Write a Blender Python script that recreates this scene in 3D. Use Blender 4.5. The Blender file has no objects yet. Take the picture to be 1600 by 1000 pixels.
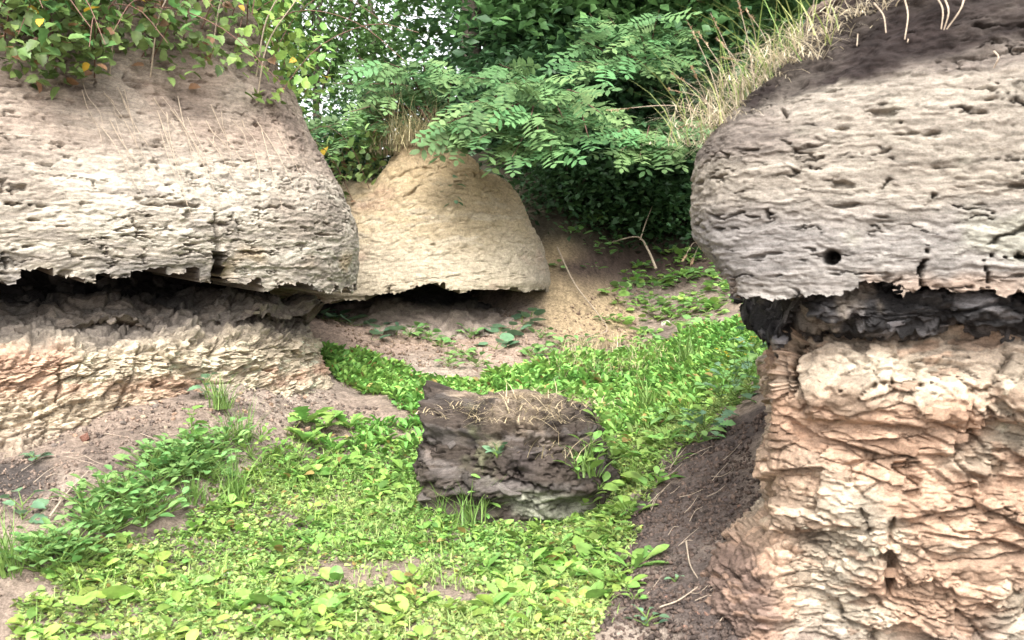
import bpy, math, random
import numpy as np
from mathutils import Matrix, Vector

# ------------------------------------------------------------------ camera, sky, sun, exposure
SC = bpy.context.scene
COL = SC.collection.objects
F = 1600.0                     # focal length in pixels of the 1600 px wide photograph
CAMZ = 1.3
PITCH = math.atan(60.0 / F)
cam_d = bpy.data.cameras.new('camera'); cam = bpy.data.objects.new('camera', cam_d); COL.link(cam)
cam.location = (0, 0, CAMZ); cam.rotation_euler = (math.pi / 2 - PITCH, 0, 0)
cam_d.sensor_width = 36; cam_d.lens = 36.0 * F / 1600.0; cam_d.clip_end = 2000; cam_d.clip_start = 0.05
cam_d.dof.use_dof = True; cam_d.dof.focus_distance = 6.3; cam_d.dof.aperture_fstop = 5.0
SC.camera = cam
SUN_EL, SUN_AZ = math.radians(48), math.radians(182)      # azimuth clockwise from +Y: behind the camera
W = bpy.data.worlds.new('World'); SC.world = W; W.use_nodes = True
wn = W.node_tree; wn.nodes.clear()
wo = wn.nodes.new('ShaderNodeOutputWorld'); wb = wn.nodes.new('ShaderNodeBackground')
sky = wn.nodes.new('ShaderNodeTexSky'); sky.sky_type = 'NISHITA'; sky.sun_disc = False
sky.sun_elevation = SUN_EL; sky.sun_rotation = SUN_AZ; sky.air_density = 1.0; sky.dust_density = 4.0; sky.ozone_density = 1.0
hs = wn.nodes.new('ShaderNodeHueSaturation'); hs.inputs['Saturation'].default_value = 0.15   # thin overcast: a whitish sky
wn.links.new(sky.outputs[0], hs.inputs['Color']); wn.links.new(hs.outputs[0], wb.inputs['Color'])
wb.inputs['Strength'].default_value = 0.15
wn.links.new(wb.outputs[0], wo.inputs['Surface'])
sun_d = bpy.data.lights.new('sun', 'SUN'); sun = bpy.data.objects.new('sun', sun_d); COL.link(sun)
sun_d.energy = 1.5; sun_d.angle = math.radians(38); sun_d.color = (1.0, 0.98, 0.94)
sd = Vector((math.sin(SUN_AZ) * math.cos(SUN_EL), math.cos(SUN_AZ) * math.cos(SUN_EL), math.sin(SUN_EL)))
sun.rotation_euler = sd.to_track_quat('Z', 'Y').to_euler()
SC.view_settings.view_transform = 'Standard'; SC.view_settings.look = 'None'
SC.view_settings.exposure = 1.95; SC.view_settings.gamma = 1.0
SC.cycles.max_bounces = 4; SC.cycles.diffuse_bounces = 3; SC.cycles.glossy_bounces = 2; SC.cycles.transmission_bounces = 3

RND = random.Random(7)
rng = np.random.default_rng(11)
CF = np.array([0, math.cos(PITCH), -math.sin(PITCH)]); CU = np.array([0, math.sin(PITCH), math.cos(PITCH)]); CR = np.array([1.0, 0, 0])
CP = np.array([0, 0, CAMZ])
def P(px, py, d):
    """world point that lies d metres in front of the camera"""
    return CP + d * (CF + CR * ((px - 800) / F) + CU * ((500 - py) / F))
def proj(p):
    q = np.asarray(p, dtype=np.float64) - CP
    d = q @ CF
    d = np.where(np.abs(d) < 1e-3, 1e-3, d)
    return 800 + F * q[..., 0] / d, 500 - F * (q @ CU) / d, d

# ------------------------------------------------------------------ noise
def hsh(ix, iy, iz, s):
    n = (ix.astype(np.uint32) * np.uint32(374761393) + iy.astype(np.uint32) * np.uint32(668265263)
         + iz.astype(np.uint32) * np.uint32(2246822519) + np.uint32((s * 3266489917) & 0xffffffff))
    n = (n ^ (n >> np.uint32(15))) * np.uint32(2246822519)
    n = (n ^ (n >> np.uint32(13))) * np.uint32(3266489917)
    return n ^ (n >> np.uint32(16))
def vn(p, s=0):
    p = np.asarray(p, dtype=np.float32); i = np.floor(p); f = p - i; i = i.astype(np.int32).astype(np.uint32)
    f = f * f * (3 - 2 * f); u, v, w = f[..., 0], f[..., 1], f[..., 2]
    k1, k2, k3 = np.uint32(374761393), np.uint32(668265263), np.uint32(2246822519); sd_ = np.uint32((s * 3266489917) & 0xffffffff)
    X = i[..., 0] * k1 + sd_; Y = i[..., 1] * k2; Z = i[..., 2] * k3
    def hh(n):
        n ^= n >> np.uint32(15); n *= np.uint32(2246822519); n ^= n >> np.uint32(13); n *= np.uint32(3266489917); n ^= n >> np.uint32(16)
        return n.astype(np.float32)
    def zz(n):
        a_ = hh(n + Z); return a_ + w * (hh(n + (Z + k3)) - a_)
    def yy(n):
        a_ = zz(n + Y); return a_ + v * (zz(n + (Y + k2)) - a_)
    a_ = yy(X); r = a_ + u * (yy(X + k1) - a_)
    return r * np.float32(2 / 4294967295.0) - 1
def fbm(p, o=4, s=0, g=0.5):
    r = 0; a = 1; t = 0
    p = np.asarray(p, dtype=np.float32)
    for k in range(o):
        r = r + a * vn(p, s + k * 17); t += a; a *= g; p = p * 2.03 + 3.7
    return r / t
def worley(p, s=0):
    p = np.asarray(p, dtype=np.float32); i = np.floor(p).astype(np.int32); f = p - i
    sh = p.shape[:-1]
    d1 = np.full(sh, 9, np.float32); d2 = np.full(sh, 9, np.float32); ident = np.zeros(sh, np.uint32); vec = np.zeros(sh + (3,), np.float32)
    for a in (-1, 0, 1):
        for b in (-1, 0, 1):
            for c in (-1, 0, 1):
                n = hsh(i[..., 0] + a, i[..., 1] + b, i[..., 2] + c, s)
                fx = f[..., 0] - a - (n & np.uint32(1023)).astype(np.float32) / 1023
                fy = f[..., 1] - b - ((n >> np.uint32(10)) & np.uint32(1023)).astype(np.float32) / 1023
                fz = f[..., 2] - c - ((n >> np.uint32(20)) & np.uint32(1023)).astype(np.float32) / 1023
                d = np.sqrt(fx * fx + fy * fy + fz * fz)
                m = d < d1
                d2 = np.where(m, d1, np.minimum(d2, d))
                d1 = np.where(m, d, d1); ident = np.where(m, n, ident)
                vec[..., 0] = np.where(m, fx, vec[..., 0]); vec[..., 1] = np.where(m, fy, vec[..., 1]); vec[..., 2] = np.where(m, fz, vec[..., 2])
    return d1, d2, ident, vec
def rid(i, k=0):
    z = np.zeros_like(i)
    return hsh(i, z, z, 77 + k).astype(np.float32) / 4294967295.0
def sst(a, b, x):
    t = np.clip((x - a) / (b - a), 0, 1); return t * t * (3 - 2 * t)
def mixc(c, d, t):
    return c * (1 - t[..., None]) + np.asarray(d, dtype=np.float32) * t[..., None]
def grey(c, t):
    return c * (1 - t) + c.mean(-1, keepdims=True) * t
def inpoly(px, py, poly):
    px = np.asarray(px, float); py = np.asarray(py, float); r = np.zeros(px.shape, bool); n = len(poly); j = n - 1
    for i in range(n):
        xi, yi = poly[i]; xj, yj = poly[j]
        c = ((yi > py) != (yj > py)) & (px < (xj - xi) * (py - yi) / (yj - yi + 1e-12) + xi)
        r ^= c; j = i
    return r

# ------------------------------------------------------------------ mesh helpers
def new_mesh(name, v, f, cols=None, mat=None, smooth=False):
    """f: (n,3) or (n,4) integer array"""
    v = np.ascontiguousarray(v, dtype=np.float32).reshape(-1, 3); f = np.ascontiguousarray(f, dtype=np.int32)
    m = bpy.data.meshes.new(name); k = f.shape[1]
    m.vertices.add(len(v)); m.vertices.foreach_set('co', v.ravel())
    m.loops.add(f.size); m.loops.foreach_set('vertex_index', f.ravel())
    m.polygons.add(len(f)); m.polygons.foreach_set('loop_start', np.arange(0, f.size, k, dtype=np.int32))
    m.polygons.foreach_set('loop_total', np.full(len(f), k, dtype=np.int32))
    if smooth: m.polygons.foreach_set('use_smooth', np.ones(len(f), dtype=bool))
    m.update(calc_edges=True)
    if cols is not None:
        a = m.attributes.new('Col', 'FLOAT_COLOR', 'POINT')
        c = np.ones((len(v), 4), np.float32); c[:, :3] = np.asarray(cols, dtype=np.float32).reshape(-1, 3); a.data.foreach_set('color', c.ravel())
    if mat: m.materials.append(mat)
    return m
def obj(name, mesh, parent=None, mw=None):
    o = bpy.data.objects.new(name, mesh); COL.link(o)
    if parent: o.parent = parent
    if mw is not None: o.matrix_local = mw
    return o
def tag(o, label=None, cat=None, group=None, kind=None):
    if label: o['label'] = label
    if cat: o['category'] = cat
    if group: o['group'] = group
    if kind: o['kind'] = kind
    return o
def empty(name, loc):
    o = bpy.data.objects.new(name, None); COL.link(o); o.location = [float(c) for c in loc]; o.empty_display_size = 0.1
    return o
def grid_faces(nu, nv):
    a = (np.arange(nu - 1)[:, None] * nv + np.arange(nv - 1)[None, :]).ravel()
    return np.stack([a, a + nv, a + nv + 1, a + 1], 1)
def tube(pts, r0, r1, n=6):
    pts = np.asarray(pts, float); m = len(pts)
    t = np.gradient(pts, axis=0); t /= np.linalg.norm(t, axis=1)[:, None] + 1e-9
    up = np.array([0.13, 0.21, 0.97]) if abs(t[:, 2]).mean() < .8 else np.array([0.97, 0.2, .1])
    a = np.cross(t, up); a /= np.linalg.norm(a, axis=1)[:, None] + 1e-9; b = np.cross(t, a)
    rr = np.linspace(r0, r1, m) if np.isscalar(r0) else np.asarray(r0)
    th = np.arange(n) * 2 * math.pi / n
    v = pts[:, None] + rr[:, None, None] * (np.cos(th)[None, :, None] * a[:, None] + np.sin(th)[None, :, None] * b[:, None])
    i = np.arange(m - 1)[:, None] * n; j = np.arange(n)[None]; k = (j + 1) % n
    f = np.stack([i + j, i + k, i + n + k, i + n + j], -1).reshape(-1, 4)
    return v.reshape(-1, 3), f
def spline(pts, n):
    """Catmull-Rom through control rows, n samples even in arc length"""
    p = np.asarray(pts, float)
    q = np.vstack([2 * p[0] - p[1], p, 2 * p[-1] - p[-2]]); out = []
    for i in range(len(p) - 1):
        a, b, c, d = q[i:i + 4]; t = np.linspace(0, 1, 40, endpoint=False)[:, None]
        out.append(.5 * ((2 * b) + (c - a) * t + (2 * a - 5 * b + 4 * c - d) * t ** 2 + (3 * b - a - 3 * c + d) * t ** 3))
    out = np.vstack(out + [p[-1:]])
    s = np.r_[0, np.cumsum(np.linalg.norm(np.diff(out[:, :3], axis=0), axis=1))]
    x = np.linspace(0, s[-1], n)
    return np.stack([np.interp(x, s, out[:, k]) for k in range(out.shape[1])], 1)
def join(parts):
    V = []; Fc = []; C = []; n = 0
    for p in parts:
        V.append(p[0]); Fc.append(p[1] + n); n += len(p[0])
        if len(p) > 2: C.append(p[2])
    return (np.vstack(V), np.vstack(Fc)) + ((np.vstack(C),) if C else ())
def frames(d, roll=None, up=None):
    """rotation matrices whose Y axis follows d (n,3) and whose Z axis is as near up as possible"""
    d = d / (np.linalg.norm(d, axis=1)[:, None] + 1e-9)
    up = np.tile([0, 0, 1.0], (len(d), 1)) if up is None else up
    x = np.cross(d, up); x /= np.linalg.norm(x, axis=1)[:, None] + 1e-9; z = np.cross(x, d)
    if roll is not None:
        c = np.cos(roll)[:, None]; s = np.sin(roll)[:, None]; x, z = x * c + z * s, z * c - x * s
    return np.stack([x, d, z], 2)
def stamp(V, Fc, R, pos, scl, cols=None, shade=None):
    """n transformed copies of a template as joined arrays"""
    n = len(pos); m = len(V)
    v = np.einsum('nij,mj->nmi', R, V) * np.asarray(scl).reshape(n, 1, 1) + pos[:, None]
    f = (Fc[None] + (np.arange(n) * m)[:, None, None]).reshape(-1, Fc.shape[1])
    if cols is None: return v.reshape(-1, 3), f
    c = np.repeat(cols[:, None], m, 1)
    return v.reshape(-1, 3), f, c.reshape(-1, 3)
def M4(R, pos, s):
    m = np.eye(4); m[:3, :3] = R * s; m[:3, 3] = pos
    return Matrix([[float(c) for c in r] for r in m])

# ------------------------------------------------------------------ materials
def nodes(name):
    m = bpy.data.materials.new(name); m.use_nodes = True; t = m.node_tree; t.nodes.clear()
    o = t.nodes.new('ShaderNodeOutputMaterial'); b = t.nodes.new('ShaderNodeBsdfPrincipled')
    return m, t, o, b
def earth(name, scale=40, lo=.7, hi=1.25, bump=.4, dist=.006, rough=.95, src='Col', color=None, aniso=(1, 1, 1), spec=.15, strata=0):
    m, t, o, b = nodes(name); L = t.links.new
    g = t.nodes.new('ShaderNodeNewGeometry'); mp = t.nodes.new('ShaderNodeMapping'); mp.inputs['Scale'].default_value = aniso
    L(g.outputs['Position'], mp.inputs['Vector'])
    n = t.nodes.new('ShaderNodeTexNoise'); n.inputs['Scale'].default_value = scale; n.inputs['Detail'].default_value = 6; n.inputs['Roughness'].default_value = .65
    L(mp.outputs[0], n.inputs['Vector'])
    r = t.nodes.new('ShaderNodeMapRange'); r.inputs[1].default_value = .25; r.inputs[2].default_value = .75; r.inputs[3].default_value = lo; r.inputs[4].default_value = hi
    n2 = t.nodes.new('ShaderNodeTexNoise'); n2.inputs['Scale'].default_value = scale * 3.1; n2.inputs['Detail'].default_value = 5; n2.inputs['Roughness'].default_value = .7; L(mp.outputs[0], n2.inputs['Vector'])
    ad = t.nodes.new('ShaderNodeMath'); ad.operation = 'ADD'; L(n.outputs['Fac'], ad.inputs[0]); L(n2.outputs['Fac'], ad.inputs[1])
    hf = t.nodes.new('ShaderNodeMath'); hf.operation = 'MULTIPLY'; hf.inputs[1].default_value = .5; L(ad.outputs[0], hf.inputs[0])
    r.inputs[1].default_value = .40; r.inputs[2].default_value = .60
    ht = hf
    if strata:
        m2 = t.nodes.new('ShaderNodeMapping'); m2.inputs['Scale'].default_value = (1, 1, 6.5); L(g.outputs['Position'], m2.inputs['Vector'])
        n3 = t.nodes.new('ShaderNodeTexNoise'); n3.inputs['Scale'].default_value = 9; n3.inputs['Detail'].default_value = 9; n3.inputs['Roughness'].default_value = .72; n3.inputs['Distortion'].default_value = .6; L(m2.outputs[0], n3.inputs['Vector'])
        e = t.nodes.new('ShaderNodeMath'); e.operation = 'MULTIPLY_ADD'; e.inputs[1].default_value = strata; L(n3.outputs['Fac'], e.inputs[0])
        e2 = t.nodes.new('ShaderNodeMath'); e2.operation = 'MULTIPLY'; e2.inputs[1].default_value = 1 - strata; L(hf.outputs[0], e2.inputs[0]); L(e2.outputs[0], e.inputs[2]); ht = e
    L(ht.outputs[0], r.inputs[0])
    x = t.nodes.new('ShaderNodeMix'); x.data_type = 'RGBA'; x.blend_type = 'MULTIPLY'; x.inputs[0].default_value = 1
    if src == 'Col':
        a = t.nodes.new('ShaderNodeVertexColor'); a.layer_name = 'Col'; L(a.outputs[0], x.inputs[6])
    elif src == 'obj':
        a = t.nodes.new('ShaderNodeObjectInfo'); L(a.outputs['Color'], x.inputs[6])
    else:
        x.inputs[6].default_value = (*color, 1)
    L(r.outputs[0], x.inputs[7]); L(x.outputs[2], b.inputs['Base Color'])
    b.inputs['Roughness'].default_value = rough; b.inputs['Specular IOR Level'].default_value = spec
    bp = t.nodes.new('ShaderNodeBump'); bp.inputs['Strength'].default_value = bump; bp.inputs['Distance'].default_value = dist
    L(ht.outputs[0], bp.inputs['Height']); L(bp.outputs[0], b.inputs['Normal']); L(b.outputs[0], o.inputs[0])
    return m
def leafmat(name, color=None, var=.3, hue=.03, trans=.3, rough=.45, spec=.35):
    """color None: per-vertex colour; else one colour varied per object"""
    m, t, o, b = nodes(name); L = t.links.new
    h = t.nodes.new('ShaderNodeHueSaturation')
    if color is None:
        a = t.nodes.new('ShaderNodeVertexColor'); a.layer_name = 'Col'; L(a.outputs[0], h.inputs['Color'])
    else:
        h.inputs['Color'].default_value = (*color, 1)
        i = t.nodes.new('ShaderNodeObjectInfo')
        r = t.nodes.new('ShaderNodeMapRange'); r.inputs[3].default_value = 1 - var; r.inputs[4].default_value = 1 + var
        L(i.outputs['Random'], r.inputs[0]); L(r.outputs[0], h.inputs['Value'])
        mm = t.nodes.new('ShaderNodeMath'); mm.operation = 'MULTIPLY'; mm.inputs[1].default_value = 7.31; L(i.outputs['Random'], mm.inputs[0])
        fr = t.nodes.new('ShaderNodeMath'); fr.operation = 'FRACT'; L(mm.outputs[0], fr.inputs[0])
        r2 = t.nodes.new('ShaderNodeMapRange'); r2.inputs[3].default_value = .5 - hue; r2.inputs[4].default_value = .5 + hue
        L(fr.outputs[0], r2.inputs[0]); L(r2.outputs[0], h.inputs['Hue'])
    g = t.nodes.new('ShaderNodeNewGeometry'); n = t.nodes.new('ShaderNodeTexNoise'); n.inputs['Scale'].default_value = 35; n.inputs['Detail'].default_value = 3
    L(g.outputs['Position'], n.inputs['Vector'])
    rr = t.nodes.new('ShaderNodeMapRange'); rr.inputs[1].default_value = .3; rr.inputs[2].default_value = .7; rr.inputs[3].default_value = .78; rr.inputs[4].default_value = 1.2; L(n.outputs['Fac'], rr.inputs[0])
    x = t.nodes.new('ShaderNodeMix'); x.data_type = 'RGBA'; x.blend_type = 'MULTIPLY'; x.inputs[0].default_value = 1
    L(h.outputs[0], x.inputs[6]); L(rr.outputs[0], x.inputs[7])
    L(x.outputs[2], b.inputs['Base Color']); b.inputs['Roughness'].default_value = rough; b.inputs['Specular IOR Level'].default_value = spec
    tr = t.nodes.new('ShaderNodeBsdfTranslucent'); L(x.outputs[2], tr.inputs['Color'])
    ms = t.nodes.new('ShaderNodeMixShader'); ms.inputs[0].default_value = trans
    L(b.outputs[0], ms.inputs[1]); L(tr.outputs[0], ms.inputs[2]); L(ms.outputs[0], o.inputs[0])
    return m
MAT_UPPER = earth('laminated_siltstone', 60, .52, 1.32, 1.0, .011, aniso=(1, 1, 1.6), strata=.42)
MAT_CLAY = earth('ochre_clay', 40, .62, 1.22, 1.0, .03, aniso=(1, 1, 1.2), strata=.12)
MAT_LOWER = earth('flaky_mudstone', 60, .66, 1.24, .9, .008, aniso=(1, 1, 1.5))
MAT_SEAM = earth('shale_and_slot_shade', 70, .5, 1.5, 1.0, .012, rough=.85, spec=.15, aniso=(1, 1, 4))
MAT_FLAKE = earth('stone_flake', 60, .66, 1.24, .9, .008, src='obj', aniso=(1, 1, 2))
MAT_SHALE = earth('shale_plate', 80, .6, 1.5, .8, .006, src='obj', rough=.75, spec=.25, aniso=(1, 1, 4))
MAT_SOIL = earth('soil', 40, .5, 1.35, .9, .02)
MAT_BOULD = earth('peaty_boulder_rock', 50, .5, 1.5, 1.0, .02, aniso=(1, 1, 2.5), strata=.3)
MAT_BARK = earth('bark', 14, .6, 1.4, .8, .03, src='c', color=(.085, .07, .055), aniso=(1, 1, .3))
MAT_TWIG = earth('dry_twig', 50, .7, 1.2, .2, .002, src='c', color=(.36, .29, .22))
MAT_STEMR = earth('reddish_stem', 50, .7, 1.2, .2, .002, src='c', color=(.16, .09, .07))
MAT_STEMG = earth('green_stem', 50, .8, 1.2, .1, .002, src='c', color=(.13, .2, .05), rough=.6)
MAT_COVER = leafmat('ground_cover_leaf', trans=.35, rough=.6, spec=.2)
MAT_BLADE = leafmat('grass_blade', trans=.3, rough=.55)
MAT_TREE = leafmat('tree_leaf', trans=.3, rough=.5)
MAT_ROB = leafmat('robinia_leaf', (.115, .205, .08), .38, .03, .35, .55, .2)
MAT_BRAM = leafmat('bramble_leaf', (.12, .215, .065), .4, .04, .35, .45)
MAT_HERB = leafmat('herb_leaf', (.175, .32, .10), .25, .02, .3, .45)
MAT_BRIGHT = leafmat('bright_herb_leaf', (.21, .36, .085), .25, .025, .35, .45)
MAT_BLUEG = leafmat('blue_green_leaf', (.12, .22, .12), .25, .02, .3, .5)
MAT_YEL = leafmat('yellowing_leaf', (.42, .27, .03), .2, .01, .3, .5)
MAT_PETAL = leafmat('yellow_petal', (.65, .45, .02), .1, .01, .3, .6)

# ------------------------------------------------------------------ terrain
CTRL = [(400, 1000, 3.5), (600, 1000, 3.5), (800, 1000, 3.5), (950, 1000, 3.5), (600, 900, 4.15), (800, 900, 4.15), (450, 900, 4.15),
        (550, 800, 5.0), (700, 800, 5.0), (900, 820, 4.8), (550, 720, 5.8), (650, 700, 6.0), (900, 680, 6.1), (640, 640, 6.7), (560, 620, 6.9),
        (620, 590, 7.5), (750, 600, 7.4), (900, 590, 7.5), (1000, 570, 7.9), (1000, 620, 7.0), (1050, 540, 8.3),
        (0, 1000, 3.6), (200, 1000, 3.5), (100, 900, 3.95), (250, 830, 4.45), (0, 850, 4.15), (100, 780, 4.5), (0, 760, 4.6), (250, 720, 5.0), (0, 715, 5.0), (150, 682, 5.2), (300, 650, 5.5), (420, 620, 6.1),
        (400, 700, 5.5), (500, 660, 6.2), (500, 600, 6.9), (480, 560, 7.3), (-200, 700, 4.6), (-200, 900, 3.8),
        (560, 545, 8.0), (520, 500, 8.5), (600, 512, 8.5), (700, 545, 8.2), (700, 516, 8.7), (820, 508, 8.75), (850, 545, 8.3), (880, 470, 9.1), (700, 500, 9.3), (520, 500, 9.3),
        (930, 500, 9.0), (910, 420, 9.6), (880, 360, 10.1), (870, 300, 10.6), (860, 250, 11.2),
        (1000, 520, 9.1), (1000, 470, 9.7), (1000, 400, 10.4), (1000, 330, 11.1), (1000, 260, 11.9), (1090, 470, 9.4), (1090, 400, 10.2), (1090, 330, 11), (1150, 500, 8.4), (1250, 420, 10), (1250, 330, 11),
        (1150, 560, 7.1), (1190, 600, 5.9), (1100, 640, 5.9), (1100, 700, 5.2), (1020, 760, 4.95), (1060, 800, 4.6), (1040, 900, 4.05), (1000, 960, 3.75), (1140, 780, 4.5), (1130, 900, 3.85), (1150, 985, 3.45), (1180, 680, 4.9), (1250, 600, 5.4), (1300, 1090, 3.15), (1600, 1120, 3.0)]
CPT = np.array([P(*c) for c in CTRL])
def _tps(r2): return np.where(r2 > 1e-9, .5 * r2 * np.log(r2 + 1e-12), 0)
_n = len(CPT); _K = _tps(((CPT[:, None, :2] - CPT[None, :, :2]) ** 2).sum(-1)) + .02 * np.eye(_n)
_A = np.zeros((_n + 3, _n + 3)); _A[:_n, :_n] = _K; _A[:_n, _n] = 1; _A[:_n, _n + 1:] = CPT[:, :2]; _A[_n, :_n] = 1; _A[_n + 1:, :_n] = CPT[:, :2].T
_w = np.linalg.solve(_A, np.r_[CPT[:, 2], 0, 0, 0])
def tz(x, y):
    x = np.asarray(x, float); y = np.asarray(y, float)
    xc = np.clip(x, -3.4, 3.2); yc = np.clip(y, 3.2, 12.0); z = _w[_n] + _w[_n + 1] * xc + _w[_n + 2] * yc
    for k in range(_n):
        z = z + _w[k] * _tps((xc - CPT[k, 0]) ** 2 + (yc - CPT[k, 1]) ** 2)
    z = np.clip(z, -.3, 3.2)
    t = sst(10.8, 13.0, y); z = z * (1 - t) + (2.75 + .012 * (y - 13)) * t
    return z
def axis(lo, hi, a, b, step, grow=1.18):
    c = list(np.arange(a, b, step)); s = step; x = b
    while x < hi: c.append(x); s *= grow; x += s
    s = step; x = a - step
    while x > lo: c.insert(0, x); s *= grow; x -= s
    return np.array(c)
gx = axis(-180, 180, -2.8, 1.6, .015); gy = axis(-40, 400, 3.1, 9.6, .02)
GX, GY = np.meshgrid(gx, gy, indexing='ij')
GZ = tz(GX, GY)
GP = np.stack([GX, GY, GZ], -1)
gpx, gpy, gd = proj(GP)
near = (gy.size and 1) * sst(14, 10, GY) * sst(6, 4, np.abs(GX))
lump = fbm(GP * 2.2, 3, 5) * .05 + fbm(GP * 11, 3, 6) * .016
c1, c2, cid, cv = worley(GP * 26, 8)
clod = np.where(rid(cid, 1) > .55, np.clip(.5 - c1, 0, 1) * rid(cid, 2) * .045, 0) + fbm(GP * 40, 2, 9) * .004
soilrough = sst(-.25, .35, fbm(GP * 1.6, 2, 12)) * .8 + .2
GP[..., 2] += (lump + clod * soilrough) * near
gc = np.empty(GP.shape, np.float32); gc[:] = (.215, .165, .13)
gc = mixc(gc, (.29, .235, .19), sst(-.1, .5, fbm(GP * 1.3, 4, 21)))
gc = mixc(gc, (.13, .10, .085), sst(.1, .5, fbm(GP * 3.1, 4, 22)) * .8)
def blob(px, py, d, r, amt=1, seed=0):
    c = P(px, py, d); q = np.sqrt((GP[..., 0] - c[0]) ** 2 + (GP[..., 1] - c[1]) ** 2) / r + fbm(GP * 3, 3, 40 + seed) * .35
    return sst(1.1, .5, q) * amt
for a in [(1060, 820, 4.5, .42), (1100, 720, 5.1, .32), (1090, 940, 3.8, .42), (1150, 960, 3.5, .3), (1020, 780, 4.8, .2), (1150, 660, 5.2, .3), (1170, 560, 6.6, .5)]:
    gc = mixc(gc, (.085, .066, .058), blob(*a, .92, 1))
gc = mixc(gc, (.05, .043, .04), blob(-20, 740, 4.65, .35, .9, 2))
gc = mixc(gc, (.11, .085, .07), blob(200, 690, 5.05, .3, .5, 3))
for a in [(895, 440, 9.4, .6), (910, 500, 9.0, .6), (885, 390, 9.8, .35)]:
    gc = mixc(gc, (.34, .255, .155), blob(*a, .95, 4))
for a in [(560, 520, 8.3, .6), (760, 530, 8.4, .6), (640, 510, 8.5, .5)]:
    gc = mixc(gc, (.30, .22, .17), blob(*a, .85, 5))
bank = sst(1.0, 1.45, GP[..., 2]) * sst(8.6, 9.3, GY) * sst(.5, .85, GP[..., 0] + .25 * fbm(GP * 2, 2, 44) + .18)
gc = mixc(gc, (.06, .042, .034), bank * 1.0)  # brown litter, with the back slope's shade put into the colour
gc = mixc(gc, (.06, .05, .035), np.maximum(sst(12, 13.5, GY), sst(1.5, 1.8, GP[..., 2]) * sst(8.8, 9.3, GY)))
gc *= (1 + .35 * (rid(cid, 3) - .5) * near)[..., None]
ground = obj('ground', new_mesh('ground', GP, grid_faces(*GX.shape), gc, MAT_SOIL)); tag(ground, kind='structure')
_DS = np.linspace(2.9, 14, 700)
def on_ground(px, py):
    """ground point seen at a pixel, by marching along its ray"""
    pts = CP + _DS[:, None] * (P(px, py, 1.0) - CP); z = tz(pts[:, 0], pts[:, 1])
    k = np.argmax(pts[:, 2] < z)
    if not (pts[:, 2] < z).any(): k = -1
    return np.array([pts[k, 0], pts[k, 1], z[k]]), _DS[k]

# ------------------------------------------------------------------ bluffs
def sheet(plan, rows, counts, nu, sign, shape=None, nlin=0):
    """plan: lip line seen from above; rows: (offset outwards, height) up the face; counts: samples per row interval"""
    c = spline(np.array(plan, float), nu)
    t = np.gradient(c, axis=0)
    for _ in range(25): t[1:-1] = (t[:-2] + t[1:-1] * 2 + t[2:]) / 4
    t /= np.linalg.norm(t, axis=1)[:, None]
    N = np.stack([t[:, 1], -t[:, 0]], 1) * sign
    p = np.asarray(rows, float); q = np.vstack([2 * p[0] - p[1], p, 2 * p[-1] - p[-2]]); out = []
    for i in range(len(p) - 1):
        a, b, cc, d = q[i:i + 4]
        if i < nlin: a = b - (cc - b); d = cc + (cc - b)
        elif i == nlin and nlin: a = b - (cc - b)
        s = np.linspace(0, 1, counts[i], endpoint=False)[:, None]
        out.append(.5 * ((2 * b) + (cc - a) * s + (2 * a - 5 * b + 4 * cc - d) * s ** 2 + (3 * b - a - 3 * cc + d) * s ** 3))
    pr = np.vstack(out + [p[-1:]]); nv = len(pr)
    o = np.repeat(pr[None, :, 0], nu, 0); z = np.repeat(pr[None, :, 1], nu, 0)
    if shape: o, z = shape(c, o, z)
    back = sst(.62, .8, np.linspace(0, 1, nu))[:, None]
    o = np.where(o < -.7, -.7 + (o + .7) * (1 - .88 * back), o)
    S = np.empty((nu, nv, 3)); S[..., :2] = c[:, None] + N[:, None] * o[..., None]; S[..., 2] = z
    du = np.gradient(S, axis=0); dv = np.gradient(S, axis=1); n = np.cross(du, dv); n /= np.linalg.norm(n, axis=2)[..., None] + 1e-9
    k = counts and nv // 2
    mid = (n[..., :2] * N[:, None]).sum(-1).mean()
    if mid < 0: n = -n
    if nlin:                                   # push the face straight out, so that the lip stays a broken edge
        h = np.repeat(np.c_[N, np.zeros(nu)][:, None], nv, 1); w_ = np.clip(n[..., 2:], 0, 1) ** .7; n = h * (1 - w_) + n * w_; n[..., 2] = np.maximum(n[..., 2], 0)
        n /= np.linalg.norm(n, axis=2)[..., None] + 1e-9
    return S, n, c
def bedded(S, dip=0):
    """coordinates warped so that bedding undulates"""
    p = S.astype(np.float32).copy()
    p[..., 2] += fbm(S * 1.3, 3, 101) * .06 + dip * S[..., 0]
    return p
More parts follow.
